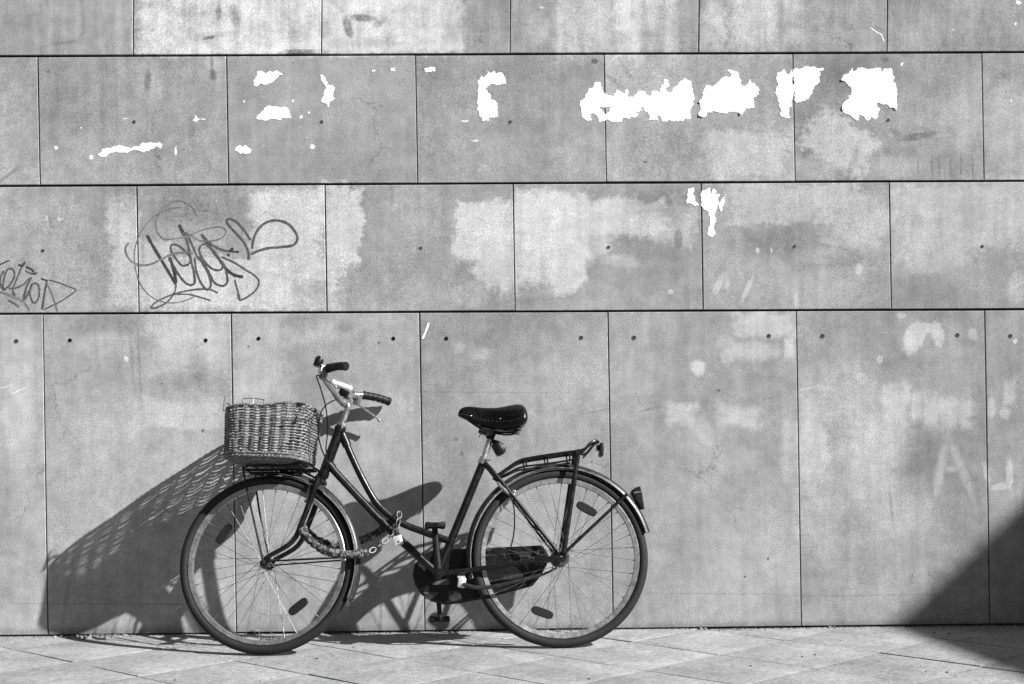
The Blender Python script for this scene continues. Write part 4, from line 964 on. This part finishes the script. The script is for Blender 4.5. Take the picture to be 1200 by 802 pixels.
for sd in (-1, 1):
    b = MB(); b.tube(catmull([Vector((xa+.005, sd*.10, zc)), Vector((xa+.012, sd*.085, zc-.06)), FH+Vector((-.045, sd*.066, .19)), FH+Vector((-.004, sd*.064, .02)), FH+Vector((0, sd*.062, 0))], 5), .0042, 7); b.build('carrier_strut', 'black_metal', fcar)

# ---- wicker basket
XF, XR, BW_ = -1.038, -.697, .222
ZT, TAP, TAPX = .970, .85, .93
xc, lx = (XF+XR)/2, (XR-XF)/2
def bz(v, x, y):           # height of weave level v (0 floor, 1 rim): rear a little deeper, far side set higher
    f_ = (x-XF)/(XR-XF); zb = .776-.026*f_; zt = ZT+.004*math.sin(x*31)+.002*math.sin(y*40)
    return zb+(zt-zb)*v+.075*y
def bpt(a, v, off=0.0):
    k_ = TAP+(1-TAP)*v; kx = TAPX+(1-TAPX)*v; ca, sa = math.cos(a), math.sin(a); e = .56
    x = xc-.019*(1-v)+(lx*kx+off)*math.copysign(abs(ca)**e, ca); y = (BW_*k_+off)*math.copysign(abs(sa)**e, sa)
    return Vector((x, y, bz(v, x, y)))
# even spacing round the rim
NA = 720; ring = [bpt(2*math.pi*i/NA, .5) for i in range(NA+1)]; cum = [0]
for i in range(NA): cum.append(cum[-1]+(ring[i+1]-ring[i]).length)
def ang(t):
    s_ = (t % 1.0)*cum[-1]; lo, hi = 0, NA
    while hi-lo > 1:
        mi = (lo+hi)//2
        if cum[mi] <= s_: lo = mi
        else: hi = mi
    return 2*math.pi*(lo+(s_-cum[lo])/max(1e-9, cum[lo+1]-cum[lo]))/NA
NS, NR = 32, 18
b = MB(); fl = [bpt(ang(i/64), 0, -.004) for i in range(64)]
vs = [p+Vector((0, 0, .004)) for p in fl]+[p-Vector((0, 0, .004)) for p in fl]
b.add(vs, [tuple(range(64)), tuple(64+i for i in range(64))]+[(i, (i+1) % 64, 64+(i+1) % 64, 64+i) for i in range(64)])
for k_ in range(13):                           # strands of the woven floor
    y_ = -.17+.34*k_/12; xs = lx*TAP*.98*(1-(abs(y_)/.20)**4)
    L = [Vector((xc-.020-xs+2*xs*i/8, y_, 0)) for i in range(9)]; L = [Vector((p.x, p.y, bz(0, p.x, p.y)-.005)) for p in L]; b.tube(L, .0055, 5)
bask = b.build('basket', 'wicker', bike, STEER)
rb = random.Random(5)
for r_ in range(NR):
    v0 = .07+.88*r_/(NR-1); M_ = NS*8; L = []; rad = .0040*rb.uniform(.9, 1.12); wob = rb.uniform(0, 6.28)
    for i in range(M_):
        t_ = i/M_; ph_ = math.pi*NS*t_+(math.pi if r_ % 2 else 0)
        back = math.cos(ang(t_)) > .80
        of_ = .0046*math.cos(2*math.pi*NS*t_-math.pi) if not back else .0046*math.cos(2*math.pi*NS*t_+(math.pi if r_ % 2 else 0))
        L.append(bpt(ang(t_), v0+.006*math.sin(wob+t_*19)+rb.uniform(-.004, .004), of_))
    b = MB(); b.tube(L, rad, 5, closed=True, flat=(1.0, 1.0)); b.build('weaver', 'wicker', bask)
for s_ in range(NS):
    a = ang((s_+.5)/NS+0.0); a = ang((s_)/NS+.5/NS)
    b = MB(); b.tube([bpt(a, -.01), bpt(a, .5), bpt(a, 1.0)], .0036*rb.uniform(.85, 1.1), 6); b.build('stake', 'wicker', bask)
for (v0, rd, off, fr_) in ((.02, .0062, .002, 44), (.075, .0058, .003, 40), (.99, .0056, 0, 60)):      # twisted borders
    b = MB(); M_ = 220
    for q0 in (0, math.pi):
        L = []
        for i in range(M_):
            t_ = i/M_; p = bpt(ang(t_), v0, off+.0038*math.cos(fr_*2*math.pi*t_+q0)); p.z += .0036*math.sin(fr_*2*math.pi*t_+q0); L.append(p)
        b.tube(L, rd*.72, 5, closed=True)
    b.build('border', 'wicker', bask)
b = MB(); w0 = Q(283, 479, -.20); w1 = Q(285, 467.5, -.20); w2 = Q(297, 467, -.20); w3 = Q(309, 468.5, -.20); w4 = Q(310, 479, -.20); w5 = Q(296, 478, -.2)
b.tube(catmull([w0, w1*.9+w0*.1, w1, w2, w3, w3*.9+w4*.1, w4], 4), .0022, 6); b.tube([w2, w5], .0022, 5); b.build('handle_wire', 'dull_steel', bask)
b = MB(); b.tube([Q(262.5, 482, -.2), Q(263, 473, -.2), Q(264, 464, -.2)], [.006, .003], 6); b.tube([Q(262, 476, -.2), Q(266, 472, -.19), Q(270, 475, -.18)], .0045, 6); b.build('broken_stake', 'wicker', bask)

# ================================================================== CHAIN LOCK AND PADLOCK
lk = empty('chain_lock', M=M_BIKE); tag(lk, 'cloth-sleeved security chain threaded through the front wheel of the bicycle', 'chain')
def inw(p): return p
pathn = [P(353, 616, .02), P(354, 622, -.05), P(362, 632, -.080), P(376, 643, -.095), P(392, 649, -.110), P(410, 650, -.116), P(424, 648.5, -.112), P(433, 647, -.100)]
pathf = [P(353, 616, .02), P(362, 625, .055), P(374, 634, .070), P(390, 638.5, .074), P(406, 638, .074), P(424, 633, .070), P(440, 626, .062), P(452, 617, .050), P(460, 610, .030)]
def knob(pts, seed):
    L = catmull(pts, 9); rg_ = random.Random(seed); b = MB()
    b.tube(L, [.0158+rg_.uniform(-.0034, .0034) for _ in L], 10); return b
knob(pathn, 3).build('sleeve', 'sleeve_cloth', lk); knob(pathf, 8).build('sleeve', 'sleeve_cloth', lk)
def link_mesh():
    b = MB(); L = []
    for k_ in range(16):
        a = 2*math.pi*k_/16; L.append(Vector((.0165*math.cos(a)*(1.0), 0, .0095*math.sin(a))))
    b.tube(L, .0030, 7, closed=True, up=(0, 1, 0)); return b.mesh('link', 'lock_steel', 60)
LM = link_mesh()
def links(pts):
    for i, (a, bq) in enumerate(zip(pts[:-1], pts[1:])):
        M_ = (bq-a).to_track_quat('X', 'Z').to_matrix().to_4x4(); M_ = Matrix.Translation((a+bq)/2) @ M_ @ Matrix.Rotation(math.radians(70 if i % 2 else -15), 4, 'X')
        put('link', LM, lk, M_)
links([P(433, 647, -.115), P(440, 643, -.10), P(447.5, 637.5, -.080), P(455, 631, -.060), P(462, 625, -.042)])
links([P(462, 607, -.0), P(468, 599, -.020), P(467.5, 608, -.036), P(465.5, 617, -.040), P(464.5, 623, -.042)])
pdl = empty('padlock', M=M_BIKE); tag(pdl, 'small bright steel padlock hanging from the security chain on the frame', 'padlock')
pc = P(466.3, 633.5, -.046); Rp = Matrix.Rotation(math.radians(-14), 3, 'Y')
b = MB(); b.box(pc, (.036, .017, .038), Rp, bev=.003); b.build('lock_body', 'padlock_body', pdl)
b = MB(); L = [pc+Rp @ Vector(p) for p in ((-.012, 0, .015), (-.012, 0, .030), (-.008, 0, .042), (0, 0, .046), (.008, 0, .042), (.012, 0, .030), (.012, 0, .015))]; b.tube(catmull(L, 4), .0034, 8); b.build('shackle', 'lock_steel', pdl)
b = MB(); b.cyl(pc+Rp @ Vector((0, -.0095, -.006)), pc+Rp @ Vector((0, -.0080, -.006)), .004, 10); b.build('keyhole', 'hole_dark', pdl)

# ================================================================== GRIT, CRUMBS AND WEEDS ALONG THE WALL
def chips(name, spots, mat, label, cat, seed):
    rg_ = random.Random(seed); b = MB()
    for (x, y, r) in spots:
        n = 6; vs = []; h = r*rg_.uniform(.35, .9)
        for k_ in range(n):
            a = 2*math.pi*k_/n+rg_.uniform(-.3, .3); q_ = r*rg_.uniform(.6, 1.1); vs.append((x+q_*math.cos(a), y+q_*math.sin(a), -.002))
        for k_ in range(n):
            vs.append((x+(vs[k_][0]-x)*.6+rg_.uniform(-.1, .1)*r, y+(vs[k_][1]-y)*.6, h*rg_.uniform(.6, 1)))
        b.add(vs, [tuple(n+k_ for k_ in range(n))]+[(k_, (k_+1) % n, n+(k_+1) % n, n+k_) for k_ in range(n)])
    return tag(b.build(name, mat, smooth=0), label, cat, kind='stuff')
rg = random.Random(21); sp1 = []; sp2 = []
for _ in range(520):
    x = rg.uniform(-2.8, 2.8); y = -abs(rg.gauss(0, .03))-.004; sp1.append((x, y, rg.uniform(.0015, .005)))
for _ in range(150):
    c = gp(rg.gauss(130, 28), 742); sp1.append((c[0], -abs(rg.gauss(0, .022))-.003, rg.uniform(.003, .011)))
for _ in range(260):
    x = rg.uniform(-2.8, 2.8); y = rg.uniform(-1.4, 0); (sp1 if rg.random() < .8 else sp2).append((x, y, rg.uniform(.0010, .0034)))
for (px, py) in [(205, 797), (158, 774), (300, 779), (371, 772), (390, 769), (408, 770), (414, 759), (485, 760), (528, 763), (690, 796), (745, 775), (783, 783), (640, 772), (1085, 787), (1110, 788), (1112, 743), (1095, 742), (1137, 748), (1180, 741), (985, 751), (976, 741), (940, 770), (1085, 772), (880, 781), (1003, 738), (955, 768)]:
    c = gp(px, py); sp2.append((c[0], c[1], rg.uniform(.003, .0075)))
for (px, py) in [(820, 736), (826, 737), (972, 736), (978, 736.5), (1010, 737), (300, 742), (150, 744), (137, 746), (120, 744)]:
    c = gp(px, py); sp1.append((c[0], min(c[1], -.012), rg.uniform(.008, .014)))
for _ in range(420):
    x = rg.uniform(-2.9, 2.9); sp2.append((x, -abs(rg.gauss(0, .012))-.002, rg.uniform(.0015, .006)))
chips('grit', sp1, 'rubble', 'pale mortar crumbs and grit along the wall foot', 'grit', 1)
chips('dark_grit', sp2, 'joint_dark', 'dark crumbs and leaf bits scattered over the paving', 'grit', 2)
b = MB()
for (px, n) in [(610, 10), (632, 9), (655, 12), (680, 14), (700, 5), (985, 5), (745, 4), (515, 5), (385, 6), (205, 6), (1010, 4)]:
    c = gp(px, 741)
    for _ in range(n):
        x = c[0]+rg.uniform(-.05, .05); y = rg.uniform(-.02, -.004); h = rg.uniform(.008, .035); dx = rg.uniform(-.012, .012); w_ = .0012
        b.add([(x-w_, y, -.002), (x+w_, y, -.002), (x+dx*.5+w_*.7, y-.003, h*.6), (x+dx*.5-w_*.7, y-.003, h*.6), (x+dx, y-.006, h)], [(0, 1, 2, 3), (3, 2, 4)])
tag(b.build('weeds', 'weed', smooth=0), 'tiny dry weeds sprouting where wall meets paving', 'weeds', kind='stuff')
